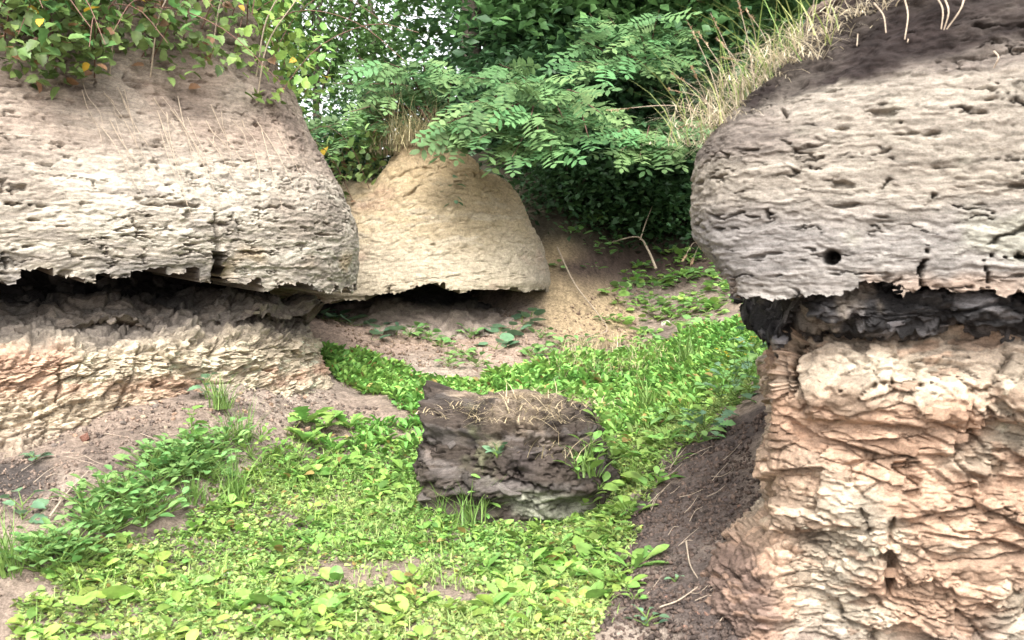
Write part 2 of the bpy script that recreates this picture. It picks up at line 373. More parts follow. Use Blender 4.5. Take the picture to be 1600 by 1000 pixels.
def disp_upper(S, s=0, amp=1.0, crack=1.0):
    p = bedded(S); x, y, z = p[..., 0], p[..., 1], p[..., 2]
    st = lambda a, b: np.stack([x * a, y * a, z * b], -1)
    rough = fbm(S * 5, 4, s + 4) * .010 + fbm(S * 1.4, 3, s + 5) * .045 + fbm(st(20, 34), 4, s + 14, .7) * .007 + vn(st(75, 110), s + 15) * .0028
    w1, w2, w3 = fbm(S * 11, 4, s + 6, .6), fbm(S * 11, 4, s + 7, .6), fbm(S * 14, 4, s + 8, .6)
    wp = p + np.stack([w1 * .09, w2 * .09, w3 * .028], -1)
    # stacked laminae with broken edges
    lt = fbm(st(2.4, 19), 3, s + 3)
    dA, eA, iA, vA = worley(wp * np.array([5.0, 5.0, 30]), s + 9)
    dB, eB, i2, vB = worley(wp * np.array([13, 13, 72]), s + 11)
    lam = (rid(iA, 1) - .5) * .010 + (rid(i2, 1) - .5) * .009 + lt * .004
    # wavy bedding cracks, opened only in places, and short vertical breaks
    q1 = fbm(np.stack([wp[..., 0] * 4, wp[..., 1] * 4, wp[..., 2] * 16], -1), 2, s + 20)
    m1 = sst(.0, .25, fbm(st(3.4, 8), 3, s + 10)); m2 = sst(.05, .3, fbm(st(5, 10), 3, s + 25))
    q2 = fbm(np.stack([wp[..., 0] * 7, wp[..., 1] * 7, wp[..., 2] * 30], -1), 2, s + 26)
    br = sst(-.15, .12, fbm(st(14, 30), 2, s + 27))                       # cracks come and go along their length
    ck = (sst(.032, .012, np.abs(q1)) * m1 * .06 + sst(.045, .015, np.abs(q2)) * m2 * .032) * br * crack
    d1, d2, i, v = worley(wp * np.array([6.5, 6.5, 13]), s + 23)
    vk = sst(.05, .012, d2 - d1) * sst(.15, .34, fbm(S * 4.6, 3, s + 22)) * br * .045 * crack
    pit = sst(.40, .54, fbm(st(8, 32), 3, s + 24)) * .04 * crack
    lay = np.clip((rid(iA, 2) - .5) * 1.3 + lt * 1.1, -1, 1)
    return (lam + rough - ck - vk - pit) * amp, lay, iA, i2, wp
def disp_flaky(S, s=0, amp=1.0, k=1.0):
    p = bedded(S)
    wp = p + np.stack([fbm(S * 9, 3, s + 1), fbm(S * 9, 3, s + 2), fbm(S * 9, 3, s + 3) * .6], -1) * .016
    wp[..., 2] += .12 * fbm(S * 1.1, 2, s + 13) * wp[..., 0]
    def cells(sx, sz, sd):
        d1, d2, i, v = worley(wp / np.array([sx, sx, sz]) * k, sd)
        tilt = (rid(i, 2) - .5) * (v[..., 0] - v[..., 1] * .5) * 1.8 + (rid(i, 3) - .7) * v[..., 2] * 1.8
        return (rid(i, 1) - .5), tilt, sst(.075, .02, d2 - d1), i
    a, ta, ca, ia = cells(.24, .11, s + 4); b, tb, cb, ib = cells(.092, .037, s + 5); c, tc, cc, ic = cells(.036, .018, s + 6)
    m = sst(-.35, .25, fbm(S * 2.3, 3, s + 7)); mk = sst(-.2, .25, fbm(S * 4, 2, s + 16)); mk2 = sst(-.25, .2, fbm(S * 7, 2, s + 17))
    dd = fbm(S * 1.7, 3, s + 8) * .09 + a * .055 + ta * .022 + (b * .044 + tb * .014) * (.25 + .75 * m) + (c * .013 + tc * .009) * (1.1 - .5 * m) - ca * .035 * mk - cb * .022 * mk2 - cc * .006 * m
    dd += fbm(S * 40, 3, s + 9, .65) * .004
    return dd * amp, ia, ib, ic
def pixline(px, py, pts, w):
    """distance field (0..1) round a crack that crosses the face"""
    r = np.zeros(px.shape); q3 = lambda k: np.stack([px * k, py * k, px * 0], -1)
    wob = fbm(q3(.05), 3, 55, .65) * 9; wob2 = fbm(q3(.09), 3, 56, .65) * 6
    tot = len(pts) - 1
    for j, ((x0, y0), (x1, y1)) in enumerate(zip(pts[:-1], pts[1:])):
        dx, dy = x1 - x0, y1 - y0; t = np.clip(((px - x0) * dx + (py - y0) * dy) / (dx * dx + dy * dy), 0, 1)
        g_ = np.abs(2 * (j + t) / tot - 1); ww = w * .62 * (1 - .8 * g_ ** 2) * (1 + .7 * fbm(q3(.12), 2, 57))
        r = np.maximum(r, sst(1.0, .45, np.hypot(px + wob - x0 - t * dx, py + wob2 - y0 - t * dy) / np.maximum(ww, .3)))
    return r
def torn_mesh(name, Sd, S, N, col, mat, zlip, seed, org, depth=.3, amp=.07):
    """face sheet broken off along its lower edge, plate by plate, with the broken edge carried back into the wall"""
    nu, nv = S.shape[:2]; wp = S + np.stack([fbm(S * 12, 3, seed), fbm(S * 12, 3, seed + 1), fbm(S * 12, 3, seed + 2) * .6], -1) * .03
    _1, _2, i1, _v = worley(wp * np.array([9, 9, 17]), seed + 3); _1, _2, i2, _v = worley(wp * np.array([24, 24, 40]), seed + 4)
    cut = zlip + (rid(i1, 1) - .5) * amp + (rid(i2, 1) - .5) * amp * .35 + fbm(S * 2.2, 3, seed + 5) * amp * 1.1
    keepv = S[..., 2] > cut; keepv[:, nv // 3:] = True; keepv = np.logical_and.accumulate(keepv[:, ::-1], axis=1)[:, ::-1]
    jc = nv - keepv.sum(1); st_ = np.stack([np.roll(jc, k) for k in range(-4, 5)], 1); jc = np.median(st_, axis=1).astype(int); keepv = np.arange(nv)[None] >= jc[:, None]
    kf = keepv[:-1, :-1] & keepv[1:, :-1] & keepv[1:, 1:] & keepv[:-1, 1:]
    f = grid_faces(nu, nv).reshape(nu - 1, nv - 1, 4)[kf]
    e = np.concatenate([f[:, [0, 1]], f[:, [1, 2]], f[:, [2, 3]], f[:, [3, 0]]]); key = np.sort(e, 1); key = key[:, 0].astype(np.int64) * (nu * nv) + key[:, 1]
    u_, first, cnt = np.unique(key, return_index=True, return_counts=True); be = e[first[cnt == 1]]
    ii = be // nv; jj = be % nv; ok = (jj.max(1) < nv - 2) & (ii.max(1) < nu - 1) & (ii.min(1) > 0) ; be = be[ok]
    V = Sd.reshape(-1, 3); Nn = N.reshape(-1, 3); C = col.reshape(-1, 3); vid = np.unique(be); m = -np.ones(len(V), int); m[vid] = len(V) + np.arange(len(vid))
    V = V.copy(); V[vid, 2] += fbm(V[vid] * 45, 3, seed + 9) * .022
    h = Nn[vid] * np.array([1, 1, 0]); back = V[vid] - h * depth + np.array([0, 0, .05])
    q = np.stack([be[:, 0], be[:, 1], m[be[:, 1]], m[be[:, 0]]], 1)
    V2 = np.vstack([V, back]); F2 = np.vstack([f, q]); C2 = np.vstack([C, C[vid] * .5])
    used = np.unique(F2); rm = -np.ones(len(V2), int); rm[used] = np.arange(len(used))
    return new_mesh(name, V2[used] - org, rm[F2], C2[used], mat)
def make_flakes(n, seed, flat=.4):
    import bmesh
    out = []
    r = random.Random(seed)
    for k in range(n):
        bm = bmesh.new(); m = r.randint(6, 8); prof = []
        a0 = r.random() * 6
        for i in range(m):
            a = a0 + (i + r.uniform(-.3, .3)) * 2 * math.pi / m; rad = r.uniform(.34, .55)
            for zz, sc in ((-.5, r.uniform(.7, .95)), (.5, r.uniform(.6, 1.0))):
                bm.verts.new((rad * sc * math.cos(a), rad * sc * math.sin(a) * .8, (zz + r.uniform(-.18, .18)) * flat))
        ret = bmesh.ops.convex_hull(bm, input=bm.verts)
        bmesh.ops.delete(bm, geom=[v for v in bm.verts if not v.link_faces], context='VERTS')
        me = bpy.data.meshes.new('flake'); bm.to_mesh(me); bm.free(); out.append(me)
    return out
def put_flakes(name, parent, meshes, mat, pts, nrm, cols, size, r, sink=.3, tiltamt=.35):
    for me in meshes:
        if not me.materials: me.materials.append(mat)
    for k in range(len(pts)):
        n = nrm[k]; s = size[k]
        yaw = math.atan2(n[1], n[0]) + r.uniform(-.6, .6)
        R = (Matrix.Rotation(yaw, 3, 'Z') @ Matrix.Rotation(r.gauss(.12, tiltamt), 3, 'Y') @ Matrix.Rotation(r.gauss(0, tiltamt * .7), 3, 'X') @ Matrix.Diagonal((r.uniform(.7, 1.0), r.uniform(.8, 1.5), r.uniform(.7, 1.4))))
        m = R.to_4x4() @ Matrix.Scale(s, 4)
        m.translation = Vector([float(c) for c in (pts[k] - n * s * sink)]) - parent.location
        o = obj(name, meshes[r.randrange(len(meshes))], parent, m)
        o.color = (*[float(c) for c in cols[k]], 1)
def surf_pick(S, n, col, poly, count, seed, zmin=-9, mind=0):
    """random points of a face that fall in a region of the photograph"""
    px, py, d = proj(S); du = np.linalg.norm(np.gradient(S, axis=0), axis=2); dv = np.linalg.norm(np.gradient(S, axis=1), axis=2)
    w = du * dv * inpoly(px, py, poly)
    w = w.ravel() / w.sum(); g = np.random.default_rng(seed); k = g.choice(w.size, min(count, int((w > 0).sum())), replace=False, p=w)
    return S.reshape(-1, 3)[k], n.reshape(-1, 3)[k], (None if col is None else col.reshape(-1, 3)[k])
FLK = make_flakes(9, 3, .3); SHL = make_flakes(7, 4, .15)
CREAM, ORANGE, TAN, GREYT = (.39, .325, .245), (.36, .225, .15), (.31, .245, .185), (.25, .215, .18)

def ragged(c, f, amp, seed):
    """drop of a broken lip along the wall: blocks of uneven length and height"""
    s_ = np.r_[0, np.cumsum(np.linalg.norm(np.diff(c, axis=0), axis=1))]; o3 = lambda k: np.stack([s_ * k, s_ * 0 + seed, s_ * 0], -1)
    r_ = 0
    for ff, aa in ((f, 1.0), (f * 2.3, .7)):
        q = np.floor(s_ * ff + 1.2 * fbm(o3(ff * .8), 2, seed)).astype(np.int32); r_ = r_ + aa * (rid(q.astype(np.uint32), seed) - .5)
    return (r_ * amp + np.abs(fbm(o3(16), 4, seed + 3, .7)) * amp * -1.1)[:, None]
# ---- right bluff
R_plan = [(1.95, 2.75), (1.5, 3.0), (1.1625, 3.1), (.9, 3.2), (.735, 3.3), (.665, 3.47), (.685, 3.78), (.82, 4.25), (1.12, 4.8), (1.9, 5.5)]
right = empty('eroded_bluff', (1.2, 3.4, 0)); tag(right, 'tall near bluff on the right with dry grass hanging over its rounded top', 'bluff')
def R_shape(c, o, z):
    t = sst(.75, 1.6, c[:, 0])[:, None] * (c[:, 1] < 4)[:, None]
    z = z + np.clip(z - 1.6, 0, None) * .75 * t
    o = np.where(z > 1.8, o * (1 - .25 * t), o)
    o = o - .16 * sst(3.25, 3.6, c[:, 1])[:, None] * sst(1.5, 1.22, z)
    return o, z
S, n, c = sheet(R_plan, [(-.01, 1.18), (.0, 1.29), (.012, 1.36), (.02, 1.55), (.0, 1.74), (-.09, 1.87), (-.23, 1.99), (-.36, 2.1), (-.5, 2.19), (-.8, 2.27), (-3.5, 2.4)],
                [26, 22, 60, 60, 50, 58, 52, 40, 18, 6], 560, -1, R_shape, 1)
dd, lay, iA, iB, wp = disp_upper(S, 200, .8)
px, py, dep = proj(S)
front = dep < 3.75
crk = .0
for pts, w, dp in [([(1455, 375), (1438, 420), (1442, 470)], 7, .13), ([(1536, 400), (1570, 402), (1600, 398), (1660, 400)], 7, .10), ([(1538, 400), (1548, 460)], 6, .1), ([(1220, 165), (1232, 190)], 7, .07), ([(1200, 320), (1206, 345)], 6, .06),
                   ([(1225, 275), (1270, 265), (1290, 262)], 4, .04), ([(1330, 245), (1410, 230)], 4, .03), ([(1110, 280), (1140, 272)], 5, .03), ([(1130, 320), (1180, 303)], 4, .03), ([(1450, 315), (1480, 290)], 4, .04), ([(1410, 185), (1412, 200)], 5, .05), ([(1180, 450), (1230, 425)], 4, .03)]:
    crk = crk + pixline(px, py, pts, w) * dp * front
hole = sst(1.15, .6, np.hypot((px - 1298) / 13, (py - 403) / 11) + fbm(S * 40, 2, 3) * .3) * .22 * front
humus = sst(-.02, .05, S[..., 2] - (1.87 + .15 * sst(.8, 1.5, S[..., 0]) + .10 * fbm(S * 3.5, 4, 31, .65)))
dd = dd - crk - hole + humus * (fbm(S * 14, 4, 33) * .035)
Sd = S + n * dd[..., None]
col = np.empty(S.shape, np.float32); col[:] = (.285, .245, .20)
col = mixc(col, (.36, .315, .255), sst(.0, .7, lay) * .8)
col = mixc(col, (.15, .122, .105), sst(.0, .4, fbm(np.stack([S[..., 0] * 1.5, S[..., 1] * 1.5, S[..., 2] * 5], -1), 4, 61)) * .85)
col = mixc(col, (.27, .25, .235), sst(1.62, 1.42, S[..., 2] + .06 * fbm(S * 3, 2, 62)) * .7)
col = mixc(col, (.34, .23, .16), sst(1.35, 1.29, S[..., 2] + .05 * fbm(S * 6, 3, 63)) * sst(-.1, .3, fbm(S * 7, 2, 64)) * .6)
col = mixc(col, (.40, .40, .30), sst(.35, .6, fbm(S * 4.2, 3, 65)) * .4)
col = mixc(col, (.03, .022, .02), humus * (.8 + .2 * sst(-.3, .2, fbm(S * 5, 3, 66))))
col = mixc(col, (.20, .145, .115), sst(2.14, 2.26, S[..., 2] - .12 * sst(.8, 1.5, S[..., 0]) + .07 * fbm(S * 4, 3, 67)) * .85)
col *= (1 + .4 * (rid(iB, 5) - .5))[..., None]
RU_S, RU_n, RU_c = Sd, n, col
col = grey(col, .05) * .78; o = obj('upper_bed', torn_mesh('upper_bed', Sd, S, n, col, MAT_UPPER, 1.27 + .03 * sst(3.3, 3.75, S[..., 1]) + front * (.11 * sst(9, 3, np.abs(px - 1441 + 5 * fbm(S * 20, 2, 8))) + .08 * sst(7, 3, np.abs(px - 1549 + 5 * fbm(S * 20, 2, 9)))), 1500, np.array(right.location), .4, .08), right); o['label'] = 'grey laminated overhanging bed with a dark humus cap'

S, n, c = sheet(R_plan, [(-.36, 1.32), (-.15, 1.29), (-.09, 1.235), (-.11, 1.18), (-.22, 1.14), (-.4, 1.12)], [10, 24, 32, 26, 8], 460, -1)
S[..., 2] += (fbm(S * 2.2, 3, 71) * .05)
dd, ia, ib, ic = disp_flaky(S, 300, 1.0, 1.7)
big = vn(np.stack([S[..., 0] * 5.5, S[..., 1] * 5.5, S[..., 2] * 8], -1), 73)
dd = dd * 1.0 + np.clip(big, -.6, .8) * .05 - .02 - .16 * sst(1.0, .82, S[..., 0])
Sd = S + n * dd[..., None]
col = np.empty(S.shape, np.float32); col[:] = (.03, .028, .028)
col = mixc(col, (.15, .14, .14), (rid(ib, 4) > .55) * rid(ib, 6) * .9)
col = mixc(col, (.30, .25, .2), sst(.3, .5, fbm(S * 9, 3, 74)) * .5)
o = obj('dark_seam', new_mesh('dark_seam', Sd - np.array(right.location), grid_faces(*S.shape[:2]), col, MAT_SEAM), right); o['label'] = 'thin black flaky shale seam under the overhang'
r = random.Random(5)
pt, nn, cc = surf_pick(Sd, n, col, [(1200, 450), (1620, 440), (1620, 530), (1220, 530)], 170, 6)
put_flakes('shale_plate', right, SHL, MAT_SHALE, pt, nn, cc * np.array([1.1, 1.1, 1.12]), [r.uniform(.035, .085) for _ in pt], r, .25, .2)

def RL_shape(c, o, z):
    t = sst(.95, .78, c[:, 0])[:, None] * sst(4.8, 4.2, c[:, 1])[:, None]
    o = o - .10 * sst(1.15, .72, c[:, 0])[:, None] * sst(.1, .45, z)
    o = o + t * (.13 * sst(.48, .26, z) * sst(-.25, .2, z)) + 0 * z
    return o, z
S, n, c = sheet(R_plan, [(-.45, 1.19), (-.27, 1.17), (-.2, 1.1), (-.16, .97), (-.19, .82), (-.17, .62), (-.17, .42), (-.2, .25), (-.16, .05), (-.1, -.15), (.0, -.4)],
                [8, 20, 38, 44, 58, 58, 48, 52, 36, 10], 540, -1, RL_shape)
dd, ia, ib, ic = disp_flaky(S, 400, .9, 1.5); d2_, ia2, ib2, ic2 = disp_flaky(S, 450, .95, 1.0)
zone = fbm(S * 3.0, 3, 81) > .03; dd = np.where(zone, d2_, dd); ib = np.where(zone, ib2, ib); ic = np.where(zone, ic2, ic)
px, py, dep = proj(S); front = dep < 3.8
gap = 0
for pts, w, dp in [([(1365, 850), (1390, 870), (1385, 930)], 22, .10), ([(1335, 600), (1460, 598)], 8, .05), ([(1500, 680), (1545, 650)], 8, .05), ([(1350, 790), (1362, 840)], 9, .06), ([(1395, 800), (1390, 860)], 6, .05), ([(1330, 640), (1440, 655)], 5, .02)]:
    gap = gap + pixline(px, py, pts, w) * dp * front
soft = sst(.20, .02, S[..., 2] + .12 * fbm(S * 2, 2, 82)) * sst(.75, .95, S[..., 0])
dd = dd * (1 - .7 * soft) - gap
ledge = sst(1.0, .97, S[..., 2] + .05 * fbm(S * 4, 2, 83)) * sst(.84, .9, S[..., 2]) * sst(.95, 1.05, S[..., 0])
dd = dd + ledge * .05
Sd = S + n * dd[..., None]
col = np.empty(S.shape, np.float32); col[:] = CREAM
col = mixc(col, TAN, sst(.98, 1.08, S[..., 2] + .1 * fbm(S * 4, 2, 80)))
col = mixc(col, ORANGE, sst(-.05, .3, fbm(S * np.array([2.2, 2.2, 3.6]), 4, 84)) * .8)
col = mixc(col, ORANGE, sst(1.1, .85, S[..., 0] + .1 * fbm(S * 3, 2, 85)) * .75)
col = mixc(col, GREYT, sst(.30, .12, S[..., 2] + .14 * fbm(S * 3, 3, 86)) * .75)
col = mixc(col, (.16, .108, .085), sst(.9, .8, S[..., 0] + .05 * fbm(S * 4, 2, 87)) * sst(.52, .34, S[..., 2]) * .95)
col = mixc(col, (.27, .21, .165), soft * .8)
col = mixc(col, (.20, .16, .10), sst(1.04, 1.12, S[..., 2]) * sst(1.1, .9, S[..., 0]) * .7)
col *= (.62 + .6 * rid(ib, 5))[..., None]
col = mixc(col, ORANGE, (rid(ib, 8) > .78) * .4)
col *= (.85 + .3 * rid(ic, 6))[..., None]
RL_S, RL_n = Sd, n
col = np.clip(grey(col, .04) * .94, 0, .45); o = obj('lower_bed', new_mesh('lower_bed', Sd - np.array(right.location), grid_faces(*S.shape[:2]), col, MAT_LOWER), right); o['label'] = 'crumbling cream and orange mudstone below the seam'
r = random.Random(8)
pt, nn, cc = surf_pick(Sd, n, col, [(1235, 540), (1620, 520), (1620, 860), (1450, 880), (1420, 900), (1215, 930), (1205, 760)], 300, 9)
put_flakes('rock_flake', right, FLK, MAT_FLAKE, pt, nn, cc, [min(.11, r.lognormvariate(-2.8, .4)) for _ in pt], r, .22, .2)

# ---- left bluff
L_plan = [(-3.2, 4.2), (-2.85, 4.6), (-2.5, 5.0), (-2.15, 5.28), (-1.82, 5.6), (-1.26, 6.3), (-1.09, 6.72), (-1.07, 7.1), (-1.22, 7.6), (-1.7, 8.2), (-2.7, 8.8)]
left = empty('eroded_bluff', (-2.0, 5.8, 0)); tag(left, 'large pale bluff on the left with brambles along its top and a black slot', 'bluff')
def L_shape(c, o, z):
    return o, z - sst(5.6, 6.9, c[:, 1])[:, None] * .09 * sst(1.7, 1.3, z)
S, n, c = sheet(L_plan, [(-.01, 1.22), (0, 1.37), (.02, 1.47), (0, 1.72), (-.17, 2.05), (-.34, 2.36), (-.54, 2.78), (-.75, 3.18), (-1.05, 3.5), (-1.6, 3.65), (-5, 3.8)],
                [32, 22, 54, 60, 54, 54, 40, 22, 8, 6], 590, 1, L_shape, 1)
dd, lay, iA, iB, wp = disp_upper(S, 500, 1.0, 1.1)
px, py, dep = proj(S); front = dep < 7.3
softL = sst(1.85, 2.15, S[..., 2] + .12 * fbm(S * 1.5, 3, 91))
dd = dd * (1 - .35 * softL) + softL * (fbm(S * 3.2, 4, 92) * .05 + fbm(S * 18, 3, 93) * .014)
gap = 0
for pts, w, dp in [([(356, 490), (349, 430), (341, 380), (335, 330)], 13, .14), ([(-20, 316), (60, 318)], 5, .10), ([(5, 390), (12, 430)], 5, .08), ([(225, 395), (232, 420)], 5, .08), ([(205, 340), (222, 362)], 4, .05), ([(372, 430), (368, 410)], 5, .08),
                   ([(110, 380), (118, 400), (128, 385)], 4, .05), ([(215, 308), (290, 306)], 4, .04), ([(405, 330), (440, 320), (490, 335)], 4, .04), ([(500, 345), (520, 352)], 4, .05)]:
    gap = gap + pixline(px, py, pts, w) * dp * front
gap = gap + (sst(18, 5, np.abs(px - 350 + 6 * fbm(S * 9, 2, 94))) * sst(395, 440, py) * .16 * front)
Sd = S + n * (dd - gap)[..., None]
col = np.empty(S.shape, np.float32); col[:] = (.40, .345, .275)
col = mixc(col, (.48, .43, .35), sst(.0, .6, lay) * .85)
col = mixc(col, (.25, .215, .18), sst(.1, .6, -lay) * .6)
col = mixc(col, (.30, .225, .175), softL * (.55 + .45 * sst(-.3, .3, fbm(S * 1.7, 3, 95))))
col = mixc(col, (.17, .13, .105), softL * sst(.02, .3, fbm(S * 2.4, 4, 96)) * .75)
col = mixc(col, (.24, .195, .155), (1 - softL) * sst(.1, .4, fbm(S * np.array([1.6, 1.6, 4]), 4, 103)) * .65)
col = mixc(col, (.40, .32, .25), softL * sst(.05, .4, fbm(S * 2.0, 4, 97)) * .7)
col = mixc(col, (.37, .27, .15), sst(1.55, 1.42, S[..., 2]) * sst(.15, .4, fbm(S * 4, 2, 98)) * .7)
col = mixc(col, (.16, .145, .135), sst(1.50, 1.36, S[..., 2] + .08 * fbm(S * 5, 3, 99)) * sst(-.05, .3, fbm(S * 3.5, 3, 100)) * .7)
col = mixc(col, (.10, .075, .05), sst(2.45, 2.8, S[..., 2] + .25 * fbm(S * 2, 3, 102)) * .8)
col *= (1 + .32 * (rid(iB, 5) - .5))[..., None]
LU_S, LU_n, LU_c = Sd, n, col
col = grey(col, .06) * .82; o = obj('upper_bed', torn_mesh('upper_bed', Sd, S, n, col, MAT_UPPER, 1.345 - .09 * sst(5.6, 6.9, S[..., 1]) + front * .15 * sst(17, 5, np.abs(px - 349 + 9 * fbm(S * 11, 2, 8))), 1600, np.array(left.location), .5, .11), left); o['label'] = 'pale laminated overhanging bed split by a dark cleft'

S, n, c = sheet(L_plan, [(-.5, 1.5), (-.78, 1.43), (-.78, 1.34), (-.6, 1.23), (-.4, 1.13), (-.3, 1.05)], [10, 18, 28, 30, 22], 470, 1)
dd, ia, ib, ic = disp_flaky(S, 600, 1.1, 1.2)
lumpS = vn(np.stack([S[..., 0] * 3.6, S[..., 1] * 3.6, S[..., 2] * 5], -1), 111)
dd = dd + np.clip(lumpS, -.4, .9) * .13
Sd = S + n * dd[..., None]
col = np.empty(S.shape, np.float32); col[:] = (.022, .02, .02)  # seam rock blackened: the slot's shadow is painted in, fading out below
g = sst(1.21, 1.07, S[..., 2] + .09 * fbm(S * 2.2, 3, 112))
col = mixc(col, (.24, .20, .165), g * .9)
col = mixc(col, (.16, .145, .13), (rid(ib, 4) > .75) * .45)
col *= (.7 + .6 * rid(ib, 5))[..., None]
o = obj('dark_seam', new_mesh('dark_seam', Sd - np.array(left.location), grid_faces(*S.shape[:2]), col, MAT_SEAM), left); o['label'] = 'dark recessed seam below the overhang, its deep shade painted black'
r = random.Random(15)
pt, nn, cc = surf_pick(Sd, n, col, [(-20, 430), (500, 450), (500, 540), (-20, 560)], 140, 16)
put_flakes('shale_plate', left, SHL, MAT_SHALE, pt, nn, cc, [r.uniform(.06, .15) for _ in pt], r, .25, .25)

def LL_shape(c, o, z):
    t = sst(5.4, 6.8, c[:, 1])[:, None]
    return o - .2 * t, z
S, n, c = sheet(L_plan, [(-.5, 1.11), (-.36, 1.08), (-.22, 1.0), (-.13, .91), (-.11, .78), (-.06, .64), (.0, .5), (.15, .3)], [6, 20, 34, 48, 42, 34, 14], 620, 1, LL_shape)
dd, ia, ib, ic = disp_flaky(S, 700, 1.05, 1.45)
px, py, dep = proj(S); front = dep < 7.3
gap = 0
for pts, w, dp in [([(212, 540), (205, 600), (180, 650)], 8, .07), ([(335, 525), (328, 595)], 8, .09), ([(235, 595), (262, 600)], 12, .14), ([(275, 540), (290, 570)], 6, .05), ([(95, 570), (92, 640)], 7, .06), ([(395, 575), (450, 588)], 6, .06), ([(40, 640), (60, 645)], 8, .06)]:
    gap = gap + pixline(px, py, pts, w) * dp * front
Sd = S + n * (dd - gap)[..., None]
col = np.empty(S.shape, np.float32); col[:] = (.44, .365, .265)
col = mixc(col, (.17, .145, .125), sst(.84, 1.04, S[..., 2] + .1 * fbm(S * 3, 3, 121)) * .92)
col = mixc(col, (.40, .245, .17), sst(-.1, .25, fbm(S * np.array([1.8, 1.8, 4.5]), 4, 122)) * sst(1.02, .9, S[..., 2]) * .8)
col = mixc(col, (.36, .33, .24), sst(.8, .66, S[..., 2]) * sst(-1.7, -2.2, S[..., 0]) * .6)
col = mixc(col, (.22, .17, .135), sst(.62, .5, S[..., 2] + .08 * fbm(S * 3, 2, 123)) * .6)
col *= (.7 + .6 * rid(ib, 5))[..., None]
col *= (.85 + .3 * rid(ic, 6))[..., None]
LL_S, LL_n = Sd, n
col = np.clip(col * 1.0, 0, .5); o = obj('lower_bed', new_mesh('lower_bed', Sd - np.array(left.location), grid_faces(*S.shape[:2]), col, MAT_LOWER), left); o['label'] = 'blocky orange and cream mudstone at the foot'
r = random.Random(18)
pt, nn, cc = surf_pick(Sd, n, col, [(-20, 490), (490, 480), (500, 600), (380, 610), (180, 660), (-20, 700)], 300, 19)
put_flakes('rock_flake', left, FLK, MAT_FLAKE, pt, nn, cc, [min(.15, r.lognormvariate(-2.7, .4)) for _ in pt], r, .32, .2)

# ---- middle bluff
C_plan = [(-2.6, 9.4), (-2.1, 8.7), (-1.5, 8.28), (-1.0, 8.17), (-.5156, 8.25), (0, 8.5), (.27, 8.85), (.33, 9.25), (.24, 9.8), (-.1, 10.5), (-.8, 11)]
mid = empty('eroded_bluff', (-.6, 8.8, 0)); tag(mid, 'small ochre cone-shaped bluff in the middle distance under overhanging leaves', 'bluff')
def C_shape(c, o, z):
    z = z + (sst(-1.4, .3, c[:, 0])[:, None] * .08 - .02) * sst(1.6, 1.2, z)
    t = sst(-.7, -1.35, c[:, 0])[:, None]
    z = z - np.clip(z - 1.6, 0, None) * (.40 * t + .28 * sst(-.45, .25, c[:, 0])[:, None])
    return o, z
S, n, c = sheet(C_plan, [(-.01, 1.06), (0, 1.17), (.02, 1.27), (-.05, 1.6), (-.20, 2.0), (-.37, 2.36), (-.5, 2.5), (-.8, 2.58), (-1.3, 2.6)],
                [18, 18, 54, 60, 54, 18, 10, 6], 420, 1, C_shape, 1)
dd, lay, iA, iB, wp = disp_upper(S, 800, .8, .6)
px, py, dep = proj(S); front = dep < 9.3
sf = .35 + .65 * sst(1.3, 1.6, S[..., 2] + .1 * fbm(S * 3, 2, 130)); dd = dd * (1 - .78 * sf) + sf * (fbm(S * 2.5, 4, 131) * .07 + fbm(S * 16, 4, 132, .65) * .022)
d1, d2, idc, _v = worley((S + .05 * fbm(S * 5, 2, 133)[..., None]) * 9, 134); dd = dd - sst(.08, 0, d2 - d1) * .014 * sf
for pts, w, dp in [([(585, 300), (640, 265), (690, 260)], 3.5, .03), ([(700, 290), (740, 275), (765, 245)], 4, .07), ([(625, 312), (660, 285)], 4, .05), ([(670, 378), (690, 380)], 4, .04), ([(605, 445), (612, 470)], 4, .08), ([(645, 448), (648, 470)], 5, .08), ([(580, 465), (586, 480)], 4, .06)]:
    dd = dd - pixline(px, py, pts, w) * dp * front
Sd = S + n * dd[..., None]
col = np.empty(S.shape, np.float32); col[:] = (.40, .315, .20)
col = mixc(col, (.46, .395, .30), np.maximum(sst(0, .6, lay) * .6, sst(1.8, 1.45, S[..., 2] + .1 * fbm(S * 3, 2, 139)) * .7))
col = mixc(col, (.36, .265, .15), sst(1.7, 2.25, S[..., 2] + .15 * fbm(S * 2, 3, 135)) * .8)
col = mixc(col, (.40, .24, .18), sst(.12, .4, fbm(S * np.array([1.8, 1.8, 4]), 4, 136)) * .4)
col = mixc(col, (.22, .19, .155), sst(0, .35, S[..., 0] + .12 * fbm(S * 4, 3, 137) + .05) * .55)
col = mixc(col, (.14, .11, .07), sst(2.45, 2.62, S[..., 2] + .1 * fbm(S * 4, 3, 138)) * .8)
col = mixc(col, (.15, .13, .08), sst(-1.15, -1.5, S[..., 0]) * sst(1.9, 2.1, S[..., 2]) * .7)
col *= (1 + .25 * (rid(iB, 5) - .5))[..., None]
CU_S, CU_n = Sd, n; col = grey(col, .04)
o = obj('upper_bed', torn_mesh('upper_bed', Sd, S, n, col, MAT_CLAY, 1.15 + .08 * sst(-1.4, .3, S[..., 0]), 1700, np.array(mid.location), .5, .10), mid); o['label'] = 'ochre clay cone with a ragged lower lip'
S, n, c = sheet(C_plan, [(-.5, 1.32), (-.75, 1.24), (-.7, 1.14), (-.5, 1.04), (-.3, .95), (-.1, .8)], [8, 16, 24, 20, 12], 360, 1)
S[..., 2] += sst(-1.4, .3, S[..., 0]) * .08
dd, ia, ib, ic = disp_flaky(S, 900, 1.0, 1.0); Sd = S + n * dd[..., None]
col = np.empty(S.shape, np.float32); col[:] = (.022, .02, .02)  # shade of the gap under the lip painted as black
col = mixc(col, (.27, .22, .18), sst(1.12, 1.02, S[..., 2] + .05 * fbm(S * 3, 2, 141)))
